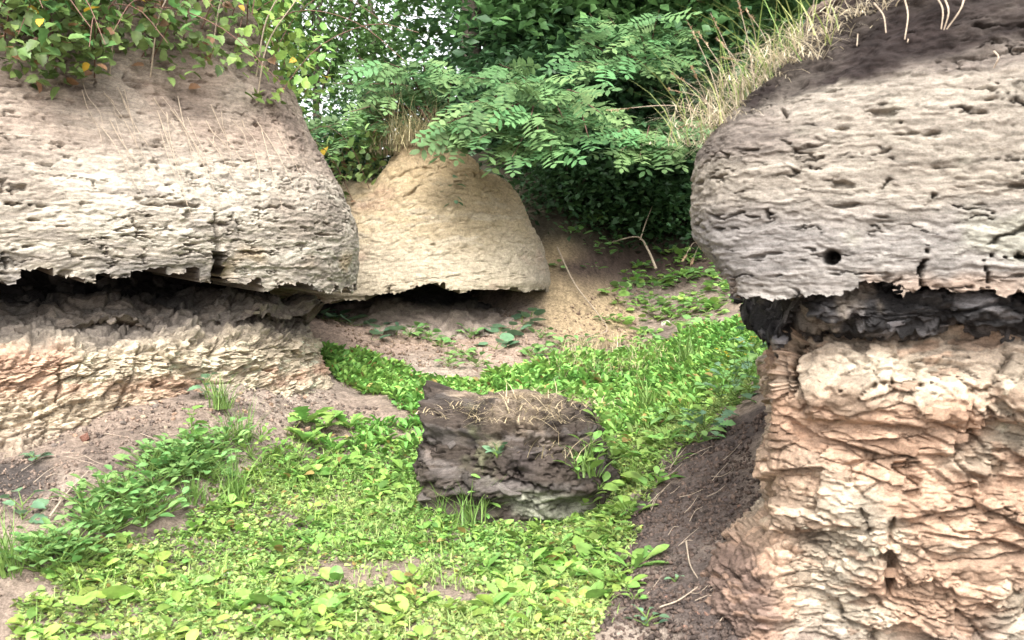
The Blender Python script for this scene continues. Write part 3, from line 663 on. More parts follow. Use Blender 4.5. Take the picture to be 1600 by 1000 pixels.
col *= (.7 + .6 * rid(ib, 5))[..., None]
o = obj('dark_seam', new_mesh('dark_seam', Sd - np.array(mid.location), grid_faces(*S.shape[:2]), col, MAT_SEAM), mid); o['label'] = 'hollow under the lip of the cone, its shade painted black'
r = random.Random(25)
pt, nn, cc = surf_pick(Sd, n, col, [(560, 470), (860, 440), (860, 520), (560, 510)], 90, 26)
put_flakes('rock_flake', mid, FLK, MAT_FLAKE, pt, nn, cc, [r.uniform(.05, .12) for _ in pt], r, .3)

# ------------------------------------------------------------------ boulder
B0 = np.array([P(815, 760, 5.25)[0], 5.22, 0.0]); B0[2] = tz(B0[0], B0[1])
th = np.linspace(0, 2 * math.pi, 330, endpoint=False); ph = np.linspace(-.42 * math.pi, .5 * math.pi, 165)
TH, PH = np.meshgrid(th, ph, indexing='ij')
gn = np.stack([np.cos(PH) * np.cos(TH), np.cos(PH) * np.sin(TH), np.sin(PH)], -1)
PL = [((-1, -.05, .06), .43), ((-.35, -1, .22), .37), ((.65, -.8, .15), .42), ((1, .1, .45), .43), ((0, 1, .1), .5), ((-.12, -.5, 1), .31), ((.36, -.55, 1), .31), ((.05, .45, 1), .33), ((.2, -.9, -.35), .38), ((0, 0, -1), .4)]
inv = 0
for pn, pd in PL:
    pn = np.array(pn) / np.linalg.norm(pn); inv = inv + (np.clip(gn @ pn, 0, None) / pd) ** 34
BS = gn * (inv ** (-1 / 34.0))[..., None] * np.array([1.08, 1.08, 1.08]); BS[..., 2] += .17
BW = BS + B0
dA, iA, iB, iC = disp_flaky(BW, 1000, 1.0, .8)
dB, lay, _a, _b, _c = disp_upper(BW, 1100, 1.0, 1.4)
topm = sst(.26, .38, BS[..., 2])
dd = dA * .75 + dB * 1.3 + fbm(BW * 3.4, 4, 151) * .14
bqx, bqy, bd = proj(BW)
dd = dd + sst(1, .3, np.hypot((bqx - 870) / 60, (bqy - 745) / 40)) * .08 * (bd < 5.6) - sst(1, .4, np.hypot((bqx - 740) / 90, (bqy - 790) / 22)) * .10 * (bd < 5.6)
dd = dd - sst(8, 2, np.abs(bqy - 690 - (bqx - 850) * -.15)) * (np.abs(bqx - 880) < 60) * .05 * (bd < 5.6)
dd = dd * (1 - .75 * sst(.3 * math.pi, .48 * math.pi, PH)); BSd = BS + gn * dd[..., None]
bc = np.empty(BS.shape, np.float32); bc[:] = (.056, .044, .036)
bc = mixc(bc, (.105, .092, .084), sst(-.1, .5, lay) * .7)
bc = mixc(bc, (.14, .11, .09), sst(.2, .5, fbm(BW * 3, 4, 153)) * .8)
bc = mixc(bc, (.17, .17, .10), sst(.1, .4, fbm(BW * 7, 4, 154)) * sst(-.1, .3, fbm(BW * 2, 2, 155)) * .7)
bc = mixc(bc, (.045, .036, .033), sst(.05, .35, fbm(BW * 2.6, 3, 156)) * .8)
bc = mixc(bc, (.26, .26, .20), sst(1.1, .6, np.hypot((bqx - 850) / 75, (bqy - 785) / 28)) * (bd < 5.6) * .8)
bc = mixc(bc, (.19, .15, .07), sst(1.2, .5, np.hypot((bqx - 800) / 60, (bqy - 618) / 12) + .4 * fbm(BW * 8, 2, 157)) * topm * .9)
bc = mixc(bc, (.22, .17, .125), sst(-.15, .3, fbm(BW * 5, 3, 158)) * topm * .8)
bc *= (.65 + .7 * rid(iB, 5))[..., None]
nb = len(th)
gf = grid_faces(nb, len(ph)); wrap = np.stack([(nb - 1) * len(ph) + np.arange(len(ph) - 1), np.arange(len(ph) - 1), np.arange(len(ph) - 1) + 1, (nb - 1) * len(ph) + np.arange(len(ph) - 1) + 1], 1)
boulder = empty('boulder', B0); tag(boulder, 'dark peaty fallen boulder tufted with dry grass in the green lawn', 'boulder')
obj('rock', new_mesh('rock', BSd, np.vstack([gf, wrap]), bc, MAT_BOULD), boulder)
r = random.Random(31); BWd = BSd + B0
pt, nn, cc = surf_pick(BWd, gn, bc, [(655, 660), (960, 660), (960, 820), (655, 790)], 160, 33)
put_flakes('rock_flake', boulder, SHL, MAT_SHALE, pt, nn, cc, [r.uniform(.04, .13) for _ in pt], r, .22, .3)

# ------------------------------------------------------------------ leaf templates
def leaf_t(w, rows=((.3, .8), (.6, 1.0), (.85, .6)), fold=.25, droop=.25, ser=0):
    """one leaf along +Y, length 1, folded on its midrib"""
    v = [(0, 0, 0)]; f = []
    for t, k in rows:
        z = -droop * t * t; hw = w * .5 * k
        v += [(-hw, t - ser, z + hw * fold), (0, t, z), (hw, t - ser, z + hw * fold)]
    v.append((0, 1, -droop)); m = len(rows)
    f += [(0, 2, 1), (0, 3, 2)]
    for i in range(m - 1):
        a = 1 + 3 * i; b = a + 3
        f += [(a, a + 1, b + 1), (a, b + 1, b), (a + 1, a + 2, b + 2), (a + 1, b + 2, b + 1)]
    a = 1 + 3 * (m - 1); t = len(v) - 1
    f += [(a, a + 1, t), (a + 1, a + 2, t)]
    return np.array(v, float), np.array(f)
def lobed(pts, z=.1, droop=.2):
    """flat outline fanned from its centre; pts are (x, y) for the right half, mirrored"""
    o = [(x, y) for x, y in pts] + [(-x, y) for x, y in pts[::-1][1:-1]]
    v = [(0, .45, -.05)] + [(x, y, abs(x) * z - droop * y * y) for x, y in o]; k = len(o)
    return np.array(v, float), np.array([(0, 1 + i, 1 + (i + 1) % k) for i in range(k)])
T_TINY = (np.array([(0, 0, 0), (.36, .3, .1), (.36, .72, .08), (0, 1, -.12), (-.36, .72, .08), (-.36, .3, .1)], float), np.array([(0, 1, 2), (0, 2, 3), (0, 3, 4), (0, 4, 5)]))
T_NARROW = (T_TINY[0] * np.array([.55, 1, 1]) + np.array([0, 0, -.1]) * T_TINY[0][:, 1:2] ** 2, T_TINY[1])
T_OVAL = leaf_t(.62); T_SMALL = leaf_t(.8, ((.35, .9), (.75, .85)), .3, .15); T_LONG = leaf_t(.34, ((.35, .6), (.65, 1), (.88, .7)), .3, .35)
T_BRAM = lobed([(0, 0), (.3, .12), (.36, .3), (.29, .36), (.37, .5), (.27, .58), (.26, .75), (.14, .8), (0, 1.02)], .25, .2)
T_ROUND = lobed([(0, .12), (.2, -.02), (.42, .12), (.5, .38), (.47, .6), (.33, .82), (.16, .95), (0, .98)], .22, .12)
T_LOBE = lobed([(0, 0), (.12, .1), (.09, .22), (.26, .3), (.13, .4), (.32, .52), (.2, .6), (.3, .75), (.18, .85), (0, 1)], .3, .35)
T_BLADE = (np.array([(-.5, 0, 0), (.5, 0, 0), (-.42, .35, .0), (.42, .35, .0), (-.3, .7, -.0), (.3, .7, 0), (0, 1, 0)], float), np.array([(0, 1, 3), (0, 3, 2), (2, 3, 5), (2, 5, 4), (4, 5, 6)]))
def pinnate(pairs=6):
    parts = [(np.array([(-.006, 0, 0), (.006, 0, 0), (0, 1, -.12)], float), np.array([(0, 1, 2)]))]
    lt = np.array([(0, 0, 0), (.4, .22, .03), (.5, .62, 0), (0, 1, -.06), (-.5, .62, 0), (-.4, .22, .03)], float); lt[:, 0] *= .5; lf = np.array([(0, 1, 2), (0, 2, 3), (0, 3, 4), (0, 4, 5)])
    g = random.Random(3)
    for i in range(pairs):
        t = .18 + .7 * i / (pairs - 1)
        for s in (-1, 1):
            ln = .27 * (1 - .35 * abs(t - .5)); a = -s * (math.pi / 2 - .35 + g.uniform(-.15, .15)); c, q = math.cos(a), math.sin(a); tl = g.uniform(-.35, .25)
            v = lt * ln; v = np.stack([v[:, 0] * c - v[:, 1] * q, v[:, 0] * q + v[:, 1] * c, v[:, 2] + v[:, 1] * tl], 1) + np.array([0, t, -.12 * t * t])
            parts.append((v, lf))
    v = lt * .26; parts.append((v + np.array([0, .95, -.11]), lf))
    return join(parts)
T_PIN = pinnate()
def tm(name, T, mat): return new_mesh(name, T[0], T[1], None, mat, True)
def rot_dirs(n, g, lo, hi):
    az = g.uniform(0, 2 * math.pi, n); el = g.uniform(lo, hi, n)
    return np.stack([np.cos(az) * np.cos(el), np.sin(az) * np.cos(el), np.sin(el)], 1)

# ------------------------------------------------------------------ lawn (ground cover nobody could count)
LAWN = [(-60, 1030), (20, 970), (90, 900), (170, 850), (285, 835), (330, 770), (420, 725), (455, 690), (570, 680), (640, 655), (600, 625), (525, 600), (498, 545), (560, 552), (650, 592), (740, 606), (800, 575), (900, 565), (1000, 556), (1060, 535), (1110, 515), (1190, 485), (1215, 520), (1190, 600), (1125, 655), (1080, 700), (1000, 790), (965, 860), (975, 920), (880, 1040)]
def scatter(n, poly, g, box=(-2.6, 1.9, 3.0, 9.4)):
    x = g.uniform(box[0], box[1], n); y = g.uniform(box[2], box[3], n); z = tz(x, y); p = np.stack([x, y, z], 1)
    u, v, d = proj(p); u = u + fbm(p * 4, 3, 221) * 170 / d; v = v + fbm(p * 4, 3, 222) * 90 / d; return p[inpoly(u, v, poly)], None
def not_boulder(p): return ((p[:, 0] - B0[0]) / .5) ** 2 + ((p[:, 1] - B0[1] - .1) / .5) ** 2 > 1
G = np.random.default_rng(5)
def rosettes(p, g, T, nleaf, ln, el, colA, colB, spread=.5, patch=1.1):
    n = len(p); out = []
    tint = sst(-.35, .4, fbm(p * patch, 3, 201))[:, None]
    base = np.array(colA) * (1 - tint) + np.array(colB) * tint
    size = g.uniform(.65, 1.3, n) * (1 + .25 * fbm(p * 2.3, 2, 202))
    for k in range(nleaf):
        d = rot_dirs(n, g, *el); s = ln * size * g.uniform(.6, 1.15, n)
        pos = p + d * np.array([1, 1, .25]) * (s * spread * g.uniform(.1, 1, n))[:, None] + np.array([0, 0, 1]) * g.uniform(.0, .5, n)[:, None] * ln
        c = base * g.uniform(.45, 1.4, n)[:, None]; c[:, 0] *= g.uniform(.8, 1.15, n)
        yl = g.random(n) < .03; c[yl] = np.array((.34, .25, .09)) * g.uniform(.5, 1.2, (int(yl.sum()), 1))
        out.append(stamp(T[0], T[1], frames(d, g.normal(0, .4, n)), pos, s, c))
    return join(out)
def zfix(p): p = p.copy(); p[:, 2] += fbm(p * 2.2, 3, 5) * .05; return p
p, _ = scatter(52000, LAWN, G); p = zfix(p[not_boulder(p)])
u, v, d = proj(p)
bare = sst(.16, .42, fbm(p * 3.4, 3, 211) + .6 * sst(1, .2, np.hypot((u - 640) / 260, (v - 905) / 75)) - .12)
keep = G.random(len(p)) > bare * .95
p = p[keep]; d = d[keep]
nearp = p[G.random(len(p)) < sst(7.0, 5.6, d) * .95 + .05]; farp = p[G.random(len(p)) < sst(5.6, 7.0, d)]
v_, f_, c_ = rosettes(nearp, G, T_TINY, 7, .022, (-.1, .8), (.20, .34, .085), (.32, .41, .13), 1.7)
o = obj('ground_cover', new_mesh('clover', v_, f_, c_, MAT_COVER)); tag(o, 'low bright green clover and small weeds carpeting the gully floor', 'ground cover', kind='stuff')
v_, f_, c_ = rosettes(farp[::2], G, T_NARROW, 6, .062, (.45, 1.25), (.18, .36, .08), (.25, .42, .10), .7)
o = obj('plantain_cover', new_mesh('plantain', v_, f_, c_, MAT_COVER)); tag(o, 'dense upright plantain leaves covering the lawn behind the boulder', 'ground cover', kind='stuff')
pick = p[G.random(len(p)) < .035]
v_, f_, c_ = rosettes(pick, G, T_OVAL, 5, .06, (.1, .9), (.19, .34, .07), (.28, .41, .09), .6)
o = obj('broadleaf_cover', new_mesh('broadleaf', v_, f_, c_, MAT_COVER)); tag(o, 'broader weed leaves mixed through the clover lawn', 'ground cover', kind='stuff')
def blades(p, g, h, w, lean, colA, colB, per=7, spread=.03, segs=None, grav=.5, bias=None):
    n = len(p) * per; q = np.repeat(p, per, 0) + np.c_[g.normal(0, spread, (n, 2)), np.zeros(n)]
    az = g.uniform(0, 2 * math.pi, n); ln = lean * g.uniform(.3, 1.5, n); hh = h * g.uniform(.35, 1.3, n); ww = w * g.uniform(.6, 1.3, n)
    dirh = np.stack([np.cos(az), np.sin(az), np.zeros(n)], 1) * ln[:, None]
    if bias is not None: dirh = dirh + np.asarray(bias) * g.uniform(.5, 1.3, n)[:, None]
    side = np.stack([-np.sin(az + g.normal(0, .6, n)), np.cos(az), np.zeros(n)], 1); side /= np.linalg.norm(side, axis=1)[:, None]
    ts = np.array([0, .3, .6, .85, 1.0]); V = []
    for t in ts:
        ctr = q + dirh * (hh * (t * .55 + t * t * .6))[:, None] + np.array([0, 0, 1.0]) * (hh * (t - grav * ln * t * t * .8))[:, None]
        wv = side * (ww * .5 * (1 - t ** 1.6) + .0003)[:, None]
        V += [ctr - wv, ctr + wv]
    v = np.stack(V, 1).reshape(-1, 3); k = 2 * len(ts)
    f = np.concatenate([np.array([(2 * i, 2 * i + 1, 2 * i + 3), (2 * i, 2 * i + 3, 2 * i + 2)]) for i in range(len(ts) - 1)])
    f = (f[None] + (np.arange(n) * k)[:, None, None]).reshape(-1, 3)
    c = np.array(colA)[None] + (np.array(colB) - np.array(colA))[None] * g.random((n, 1)); c = c * g.uniform(.7, 1.25, (n, 1))
    return v, f, np.repeat(c, k, 0)
gp_, _ = scatter(3000, LAWN, G); gp_ = zfix(gp_[not_boulder(gp_)]); u, v, d = proj(gp_)
gp_ = gp_[(G.random(len(gp_)) < .15) | (inpoly(u, v, [(560, 600), (700, 600), (640, 670), (560, 680)])) | (inpoly(u, v, [(880, 560), (1190, 500), (1100, 640), (1000, 680), (960, 620)]))]
v_, f_, c_ = blades(gp_, G, .10, .0045, .7, (.14, .27, .04), (.26, .36, .07), 6)
o = obj('lawn_grass', new_mesh('lawn_grass', v_, f_, c_, MAT_BLADE)); tag(o, 'fine green grass blades scattered through the gully lawn', 'grass', kind='stuff')
q_, _ = scatter(15000, LAWN, G); q_ = zfix(q_[not_boulder(q_)]); u, v, d = proj(q_); q_ = q_[G.random(len(q_)) < .25 + .75 * (sst(.1, .3, fbm(q_ * 1.5, 2, 215)))]; u, v, d = proj(q_); q_ = q_[(np.hypot((u - 640) / 230, (v - 905) / 55) > 1) | (G.random(len(q_)) < .35)][:2600]
v_, f_, c_ = blades(q_, G, .055, .0035, .8, (.22, .35, .09), (.36, .42, .15), 6, .03)
o = obj('short_grass', new_mesh('short_grass', v_, f_, c_, MAT_BLADE)); tag(o, 'short fine pale grass filling the worn path through the gully', 'grass', kind='stuff')
DRYL = [(880, 545), (1010, 535), (1080, 570), (1010, 600), (960, 605), (860, 600)]
gp_, _ = scatter(5000, DRYL, G); gp_ = zfix(gp_[not_boulder(gp_)])
v_, f_, c_ = blades(gp_[:140], G, .13, .005, .5, (.42, .33, .2), (.5, .42, .26), 6)
o = obj('dry_lawn_grass', new_mesh('dry_lawn_grass', v_, f_, c_, MAT_BLADE)); tag(o, 'straw coloured dry grass patch on the lawn behind the boulder', 'grass', kind='stuff')

OCT = (np.array([(1, 0, 0), (-.8, .1, 0), (0, .9, .1), (.1, -1, 0), (0, 0, .7), (0, .1, -.6)], float) * .5, np.array([(0, 2, 4), (2, 1, 4), (1, 3, 4), (3, 0, 4), (2, 0, 5), (1, 2, 5), (3, 1, 5), (0, 3, 5)]))
def crumbs(n, poly, lo, hi, cA, cB, label, box):
    q, _ = scatter(n, poly, G, box); q = zfix(q); m = len(q); sc_ = lo * (hi / lo) ** (G.random(m) ** 2.2); q[:, 2] += sc_ * .1
    c = np.array(cA) + (np.array(cB) - np.array(cA)) * G.random((m, 1)); v, f, c = stamp(OCT[0] * np.array([1, .8, .6]), OCT[1], frames(rot_dirs(m, G, -.5, .5), G.uniform(0, 6, m)), q, sc_, c)
    o = obj('soil_crumbs', new_mesh('soil_crumbs', v, f, c, MAT_SOIL)); tag(o, label, 'soil crumbs', kind='stuff')
crumbs(16000, [(980, 830), (1090, 690), (1190, 640), (1200, 1010), (920, 1010)], .008, .05, (.05, .04, .036), (.17, .12, .095), 'dark loose soil crumbs on the slope below the right bluff', (.3, 1.3, 3.2, 5.6))
crumbs(16000, [(-20, 690), (200, 650), (420, 600), (620, 650), (400, 720), (250, 790), (-20, 950)], .008, .045, (.10, .08, .07), (.3, .22, .17), 'loose soil crumbs on the bank below the left bluff', (-2.8, -.6, 3.6, 6.8))
crumbs(9000, [(500, 500), (860, 490), (1000, 430), (1000, 540), (800, 580), (600, 570)], .012, .06, (.16, .11, .08), (.34, .25, .18), 'loose earth crumbs on the bank below the middle bluff', (-1.9, 1.6, 7.2, 10.2))

# ------------------------------------------------------------------ small herbs, each a thing with its leaves as parts
LM = {}
def leaf_mesh(kind, mat):
    k = (kind, mat.name)
    if k not in LM:
        LM[k] = tm('leaf', {'oval': T_OVAL, 'long': T_LONG, 'round': T_ROUND, 'lobe': T_LOBE, 'bram': T_BRAM, 'pin': T_PIN, 'small': T_SMALL}[kind], mat)
    return LM[k]
def herb(name, base, kind, mat, n, ln, label, group=None, el=(.2, 1.0), tall=0, spread=.3, stems=True, r=RND):
    e = empty(name, base); tag(e, label, 'plant', group)
    me = leaf_mesh(kind, mat); sp_ = []
    for k in range(n):
        az = k * 2.399 + r.uniform(-.4, .4); e_ = r.uniform(*el); h = tall * (k / max(1, n - 1)) * r.uniform(.75, 1.1)
        d = np.array([[math.cos(az) * math.cos(e_), math.sin(az) * math.cos(e_), math.sin(e_)]])
        s = ln * r.uniform(.65, 1.2) * (1 - .35 * (k / n) * (tall > 0))
        off = np.array([math.cos(az), math.sin(az), 0]) * spread * ln * r.uniform(.3, 1.3) + np.array([0, 0, h + .01])
        if spread > 1: off[2] += r.uniform(0, .6) * ln
        obj('leaf', me, e, M4(frames(d, np.array([r.gauss(0, .3)]))[0], off, s))
        if stems: sp_.append(tube(np.array([[0, 0, max(0, h - .3 * ln) * .8], off * .5 + np.array([0, 0, .3 * h]), off + d[0] * s * .1]), .0028, .0015, 4))
    if sp_:
        vv, ff = join(sp_); obj('stem', new_mesh('stem', vv, ff, None, MAT_STEMG), e)['kind'] = 'stuff'
    return e
def gb(px, py):
    p, d = on_ground(px, py); p = p.copy(); e = .06
    nx = (tz(p[0] - e, p[1]) - tz(p[0] + e, p[1])) / (2 * e); ny = (tz(p[0], p[1] - e) - tz(p[0], p[1] + e)) / (2 * e)
    p[2] += fbm(p[None] * 2.2, 3, 5)[0] * .05; sl = math.hypot(nx, ny)
    if sl > .45: p += np.array([nx, ny, 1]) / math.sqrt(sl * sl + 1) * .05 * min(1, sl)
    return p
# dense clumps on the left talus
for k, (x, y) in enumerate([(150, 822), (180, 800), (215, 812), (245, 795), (195, 778), (238, 770), (170, 838), (130, 805), (160, 790), (225, 830), (205, 795), (255, 812), (140, 835), (190, 825)]):
    herb('leafy_weed', gb(x, y), 'oval', MAT_HERB, 24, .07, 'dark green leafy weed in the clump low on the left bank', 'weeds clumped low on the left bank', (.1, .9), .08, 1.3)
for k, (x, y) in enumerate([(268, 762), (300, 752), (330, 740), (285, 735), (318, 718), (345, 722), (230, 748), (262, 725), (245, 740), (280, 750), (310, 735), (295, 715), (335, 760), (320, 755), (350, 705), (270, 742)]):
    herb('leafy_weed', gb(x, y), 'oval', MAT_HERB, 24, .07, 'green leafy weed in the middle clump on the left bank', 'weeds clumped in the middle of the left bank', (.1, .9), .09, 1.3)
for k, (x, y) in enumerate([(60, 868), (85, 862), (105, 880), (45, 890), (75, 885), (120, 868), (95, 895), (130, 885), (60, 900)]):
    herb('leafy_weed', gb(x, y), 'oval', MAT_HERB, 22, .065, 'dark green leafy weed in the clump near the lower left corner', 'weeds clumped near the lower left corner', (.1, .9), .07, 1.3)
for (x, y) in [(390, 722), (410, 735), (430, 720), (405, 705), (450, 745), (470, 725)]:
    herb('leafy_weed', gb(x, y), 'oval', MAT_BRIGHT, 12, .06, 'light green weed at the lawn edge below the grass tufts', 'weeds at the lawn edge below the grass tufts', (.1, .9), .06, 1.2)
herb('nettle', gb(322, 628), 'bram', MAT_BLUEG, 9, .085, 'small nettle at the foot of the left bluff', None, (-.1, .5), .13, .3)
herb('tall_weed', gb(300, 706), 'bram', MAT_BRIGHT, 12, .10, 'upright bright weed standing above the middle clump on the left bank', None, (-.1, .6), .20, .3)
herb('tall_weed', gb(35, 815), 'bram', MAT_BLUEG, 10, .085, 'ragged pale weed with toothed leaves at the left edge', None, (-.1, .6), .13, .5)
herb('seedling', gb(55, 722), 'oval', MAT_BLUEG, 6, .07, 'lone small plant on bare soil by the left bluff', None, (.1, .5), .02, .3)
herb('seedling', gb(228, 712), 'lobe', MAT_HERB, 7, .075, 'small seedling above the middle weed clump on bare soil', None, (.2, 1), .03, .3)
for x, y, l, lab in [(475, 672, .17, 'large dandelion-like rosette on the bare mound right of the grass tufts'), (510, 665, .14, 'lighter dandelion-like rosette beside the largest one on the bare mound'), (545, 668, .13, 'dandelion-like rosette at the right end of the bare mound'), (475, 700, .12, 'small broad rosette below the largest one on the bare mound')]:
    herb('dandelion', gb(x, y), 'lobe', MAT_BRIGHT, 11, l, lab, None, (.3, 1.2), 0, .15)
for x, y, lab in [(130, 945, 'big pale round leaved plant in the lower left foreground'), (112, 915, 'round leaved plant just behind the biggest pale leaf at lower left'), (300, 925, 'pale heart shaped leaf lying in the clover at lower left')]:
    herb('coltsfoot', gb(x, y), 'round', MAT_BRIGHT, 3 if x < 200 else 1, .12, lab, None, (.0, .5), .05, .5)
for x, y, l, lab in [(985, 890, .14, 'dock plant with long leaves on the dark soil right of the lawn'), (1000, 878, .12, 'second dock plant on the dark soil beside the first')]:
    herb('dock', gb(x, y), 'long', MAT_BRIGHT, 6, l, lab, None, (.3, 1.1), 0, .2)
herb('seedling', gb(990, 945), 'oval', MAT_BRIGHT, 6, .05, 'small green seedling on dark soil at the lower right of the lawn', None, (.1, .6), .03, .5)
herb('seedling', gb(1055, 912), 'oval', MAT_BLUEG, 6, .035, 'tiny seedling alone on the dark soil slope', None, (.1, .6), .02, .5)
herb('seedling', gb(1010, 985), 'oval', MAT_BLUEG, 10, .05, 'bluish seedling at the bottom edge right of the lawn', None, (.1, .6), .05, .7)
for k in range(18):
    x = RND.uniform(740, 960); y = RND.uniform(800, 990)
    if inpoly(np.array([x]), np.array([y]), LAWN)[0] and not (650 < x < 940 and y < 825):
        herb('broad_weed', gb(x, y), RND.choice(['oval', 'long', 'round']), MAT_BRIGHT, RND.randint(4, 7), RND.uniform(.055, .09), 'broad pale leaf rosette in the lawn in front of the boulder', 'broad rosettes in the front lawn', (.2, 1.0), 0, .3)
for k in range(14):
    x = RND.uniform(150, 560); y = RND.uniform(850, 990)
    herb('broad_weed', gb(x, y), RND.choice(['oval', 'lobe', 'round']), MAT_BRIGHT, RND.randint(4, 6), RND.uniform(.045, .075), 'broad leaf weed in the clover at the lower left', 'broad weeds in the lower left clover', (.2, 1.0), 0, .3)
for k in range(18):
    x = RND.uniform(940, 1060); y = RND.uniform(690, 840)
    if inpoly(np.array([x]), np.array([y]), LAWN)[0]:
        herb('broad_weed', gb(x, y), RND.choice(['oval', 'long', 'oval']), MAT_BRIGHT, 7, RND.uniform(.08, .12), 'lush broad leaved weed on the lawn strip right of the boulder', 'lush weeds right of the boulder', (.2, 1.0), .04, .5)
FLW = new_mesh('flower', OCT[0], OCT[1], None, MAT_PETAL)
# celandine bushes beside the right bluff
for k, (x, y) in enumerate([(1150, 632), (1172, 615), (1130, 650), (1185, 590), (1160, 590), (1095, 705), (1105, 690), (1060, 660), (1040, 665), (1180, 560), (1140, 610)]):
    e = herb('celandine', gb(x, y), 'lobe', MAT_HERB if k % 3 else MAT_BLUEG, 16, .10, 'leafy celandine with small yellow flowers beside the right bluff' if k < 5 or k > 8 else 'leafy green celandine on the slope edge left of the right bluff', 'celandines beside the right bluff' if k < 5 or k > 8 else 'celandines on the slope edge', (-.1, .8), .20 if k < 5 or k > 8 else .1, .9)
    if k < 5 or k > 8:
        for q in range(3):
            f0 = np.array([RND.uniform(-.08, .08), RND.uniform(-.08, .08), .22 + RND.uniform(0, .05)])
            fl = obj('flower', FLW, e, M4(np.eye(3), f0, .007))
            for j in range(4):
                dd_ = np.array([[math.cos(j * 1.57), math.sin(j * 1.57), .4]])
                obj('petal', leaf_mesh('small', MAT_PETAL), fl, M4(frames(dd_)[0], np.zeros(3), 2.0))
# coltsfoot and weeds along the foot of the middle bluff
for k, (x, y) in enumerate([(505, 500), (525, 505), (550, 508), (570, 505), (590, 520), (620, 525), (580, 535), (780, 528), (800, 522), (775, 545), (815, 510), (830, 500)]):
    herb('coltsfoot', gb(x, y), 'round', MAT_BLUEG, 4, .14, 'bluish round leaved coltsfoot at the left foot of the middle bluff' if x < 700 else 'bluish round leaved coltsfoot at the right foot of the middle bluff', 'coltsfoot at the left foot of the middle bluff' if x < 700 else 'coltsfoot at the right foot of the middle bluff', (0, .6), .06, .7)
for k, (x, y) in enumerate([(640, 528), (655, 522), (670, 535), (690, 545), (735, 528), (720, 560), (745, 570), (700, 570), (830, 560), (850, 555), (845, 530), (880, 545), (910, 540)]):
    herb('bank_weed', gb(x, y), RND.choice(['lobe', 'oval', 'bram']), MAT_HERB, 11, .10, 'green weed scattered on the bare bank below the middle bluff', 'weeds on the bank below the middle bluff', (0, .9), .08, .7)
for k in range(120):
    while True:
        x = RND.uniform(940, 1190); y = RND.uniform(400, 560)
        if 400 + max(0, 1000 - x) * 1.2 < y < 575 - max(0, x - 1000) * .4: break
    herb('bank_weed', gb(x, y), RND.choice(['round', 'oval', 'bram']), MAT_BRIGHT if RND.random() < .6 else MAT_HERB, RND.randint(5, 8), RND.uniform(.07, .11), 'small bright weed on the shady brown slope at the back', 'weeds on the shady back slope', (0, .7), .05, .8, False)
for k in range(16):
    herb('bank_weed', gb(RND.uniform(860, 990), RND.uniform(330, 450)), RND.choice(['round', 'oval', 'bram']), MAT_HERB, 6, .09, 'weed growing on the earth right of the middle bluff', 'weeds right of the middle bluff', (0, .7), .05, .8, False)

# grass tufts
def tuft(base, h, w, per, label, colA=(.12, .22, .05), colB=(.2, .3, .08), lean=.4, spread=.03, name='grass_tuft', group=None, bias=None, seed=0, grav=.5):
    g = np.random.default_rng(900 + seed); v, f, c = blades(np.zeros((1, 3)), g, h, w, lean, colA, colB, per, spread, grav=grav, bias=bias)
    o = obj(name, new_mesh('blades', v, f, c, MAT_BLADE)); o.location = [float(q) for q in base]; tag(o, label, 'grass', group); return o
for k, (x, y, h, lab) in enumerate([(345, 650, .2, 'grass tuft highest on the left bank next to the nettle'), (372, 702, .22, 'middle one of the three grass tufts on the left bank'), (368, 778, .24, 'lowest and tallest of the grass tufts on the left bank'), (305, 785, .14, 'thin grass tuft between the weed clumps on the left bank'), (15, 905, .25, 'sparse grass tuft at the lower left edge')]):
    tuft(gb(x, y), h, .006, 80, lab, lean=.55, seed=k)
tuft(gb(735, 818), .24, .007, 60, 'long grass tuft at the front foot of the boulder', seed=10, lean=.6)
tuft(gb(690, 808), .17, .006, 40, 'thin grass tuft at the front left foot of the boulder', seed=11, lean=.6)
tuft(gb(1010, 645), .25, .012, 36, 'grass tuft on the lawn to the right of the boulder', seed=12)
tuft(gb(1075, 575), .3, .009, 40, 'loose green grass tuft on the lawn slope at the back right', seed=13)
def on_boulder(px, py):
    u, v, d = proj(BWd); e = np.hypot(u - px, v - py); m = max(12, float(e.min()) + 6); k = np.argmin(e + 200 * np.clip(d - np.min(d[e < m]) - .12, 0, None)); return BWd.reshape(-1, 3)[k]
tuft(on_boulder(918, 745), .22, .008, 46, 'green grass tuft rooted on the right side of the boulder', seed=14, lean=.55)
DRY1, DRY2 = (.40, .31, .19), (.52, .43, .28)
for k, (x, y, h, n) in enumerate([(848, 712, .13, 40), (845, 640, .09, 40), (800, 640, .08, 40), (760, 640, .07, 30), (720, 635, .07, 26), (890, 640, .09, 36), (930, 630, .07, 30), (830, 620, .1, 30), (780, 655, .07, 30), (900, 625, .07, 30), (860, 655, .07, 26), (740, 650, .07, 30), (815, 655, .08, 34), (880, 655, .07, 30), (700, 645, .06, 24), (850, 620, .1, 36), (775, 625, .08, 30)]):
    tuft(on_boulder(x, y), h, .0045, int(n * .8), 'dry straw tuft lying on the boulder top' if k else 'dry grass tuft hanging on the front of the boulder', DRY1, DRY2, 2.2 if k else 1.1, .10, 'dry_grass_tuft', 'straw tufts on the boulder' if k else None, seed=20 + k, grav=.5)
for x, y in [(945, 690), (960, 720), (935, 765), (955, 660), (930, 640), (965, 760), (900, 735), (925, 700), (910, 790)]:
    herb('broad_weed', on_boulder(x, y), 'oval', MAT_BRIGHT, 8, .075, 'leafy weed growing over the right flank of the boulder', 'weeds on the right flank of the boulder', (.0, .9), .05, .8)
herb('succulent_herb', on_boulder(777, 715), 'oval', MAT_BLUEG, 14, .055, 'bluish leafy herb growing from the front of the boulder', None, (.2, 1.2), .05, .4)
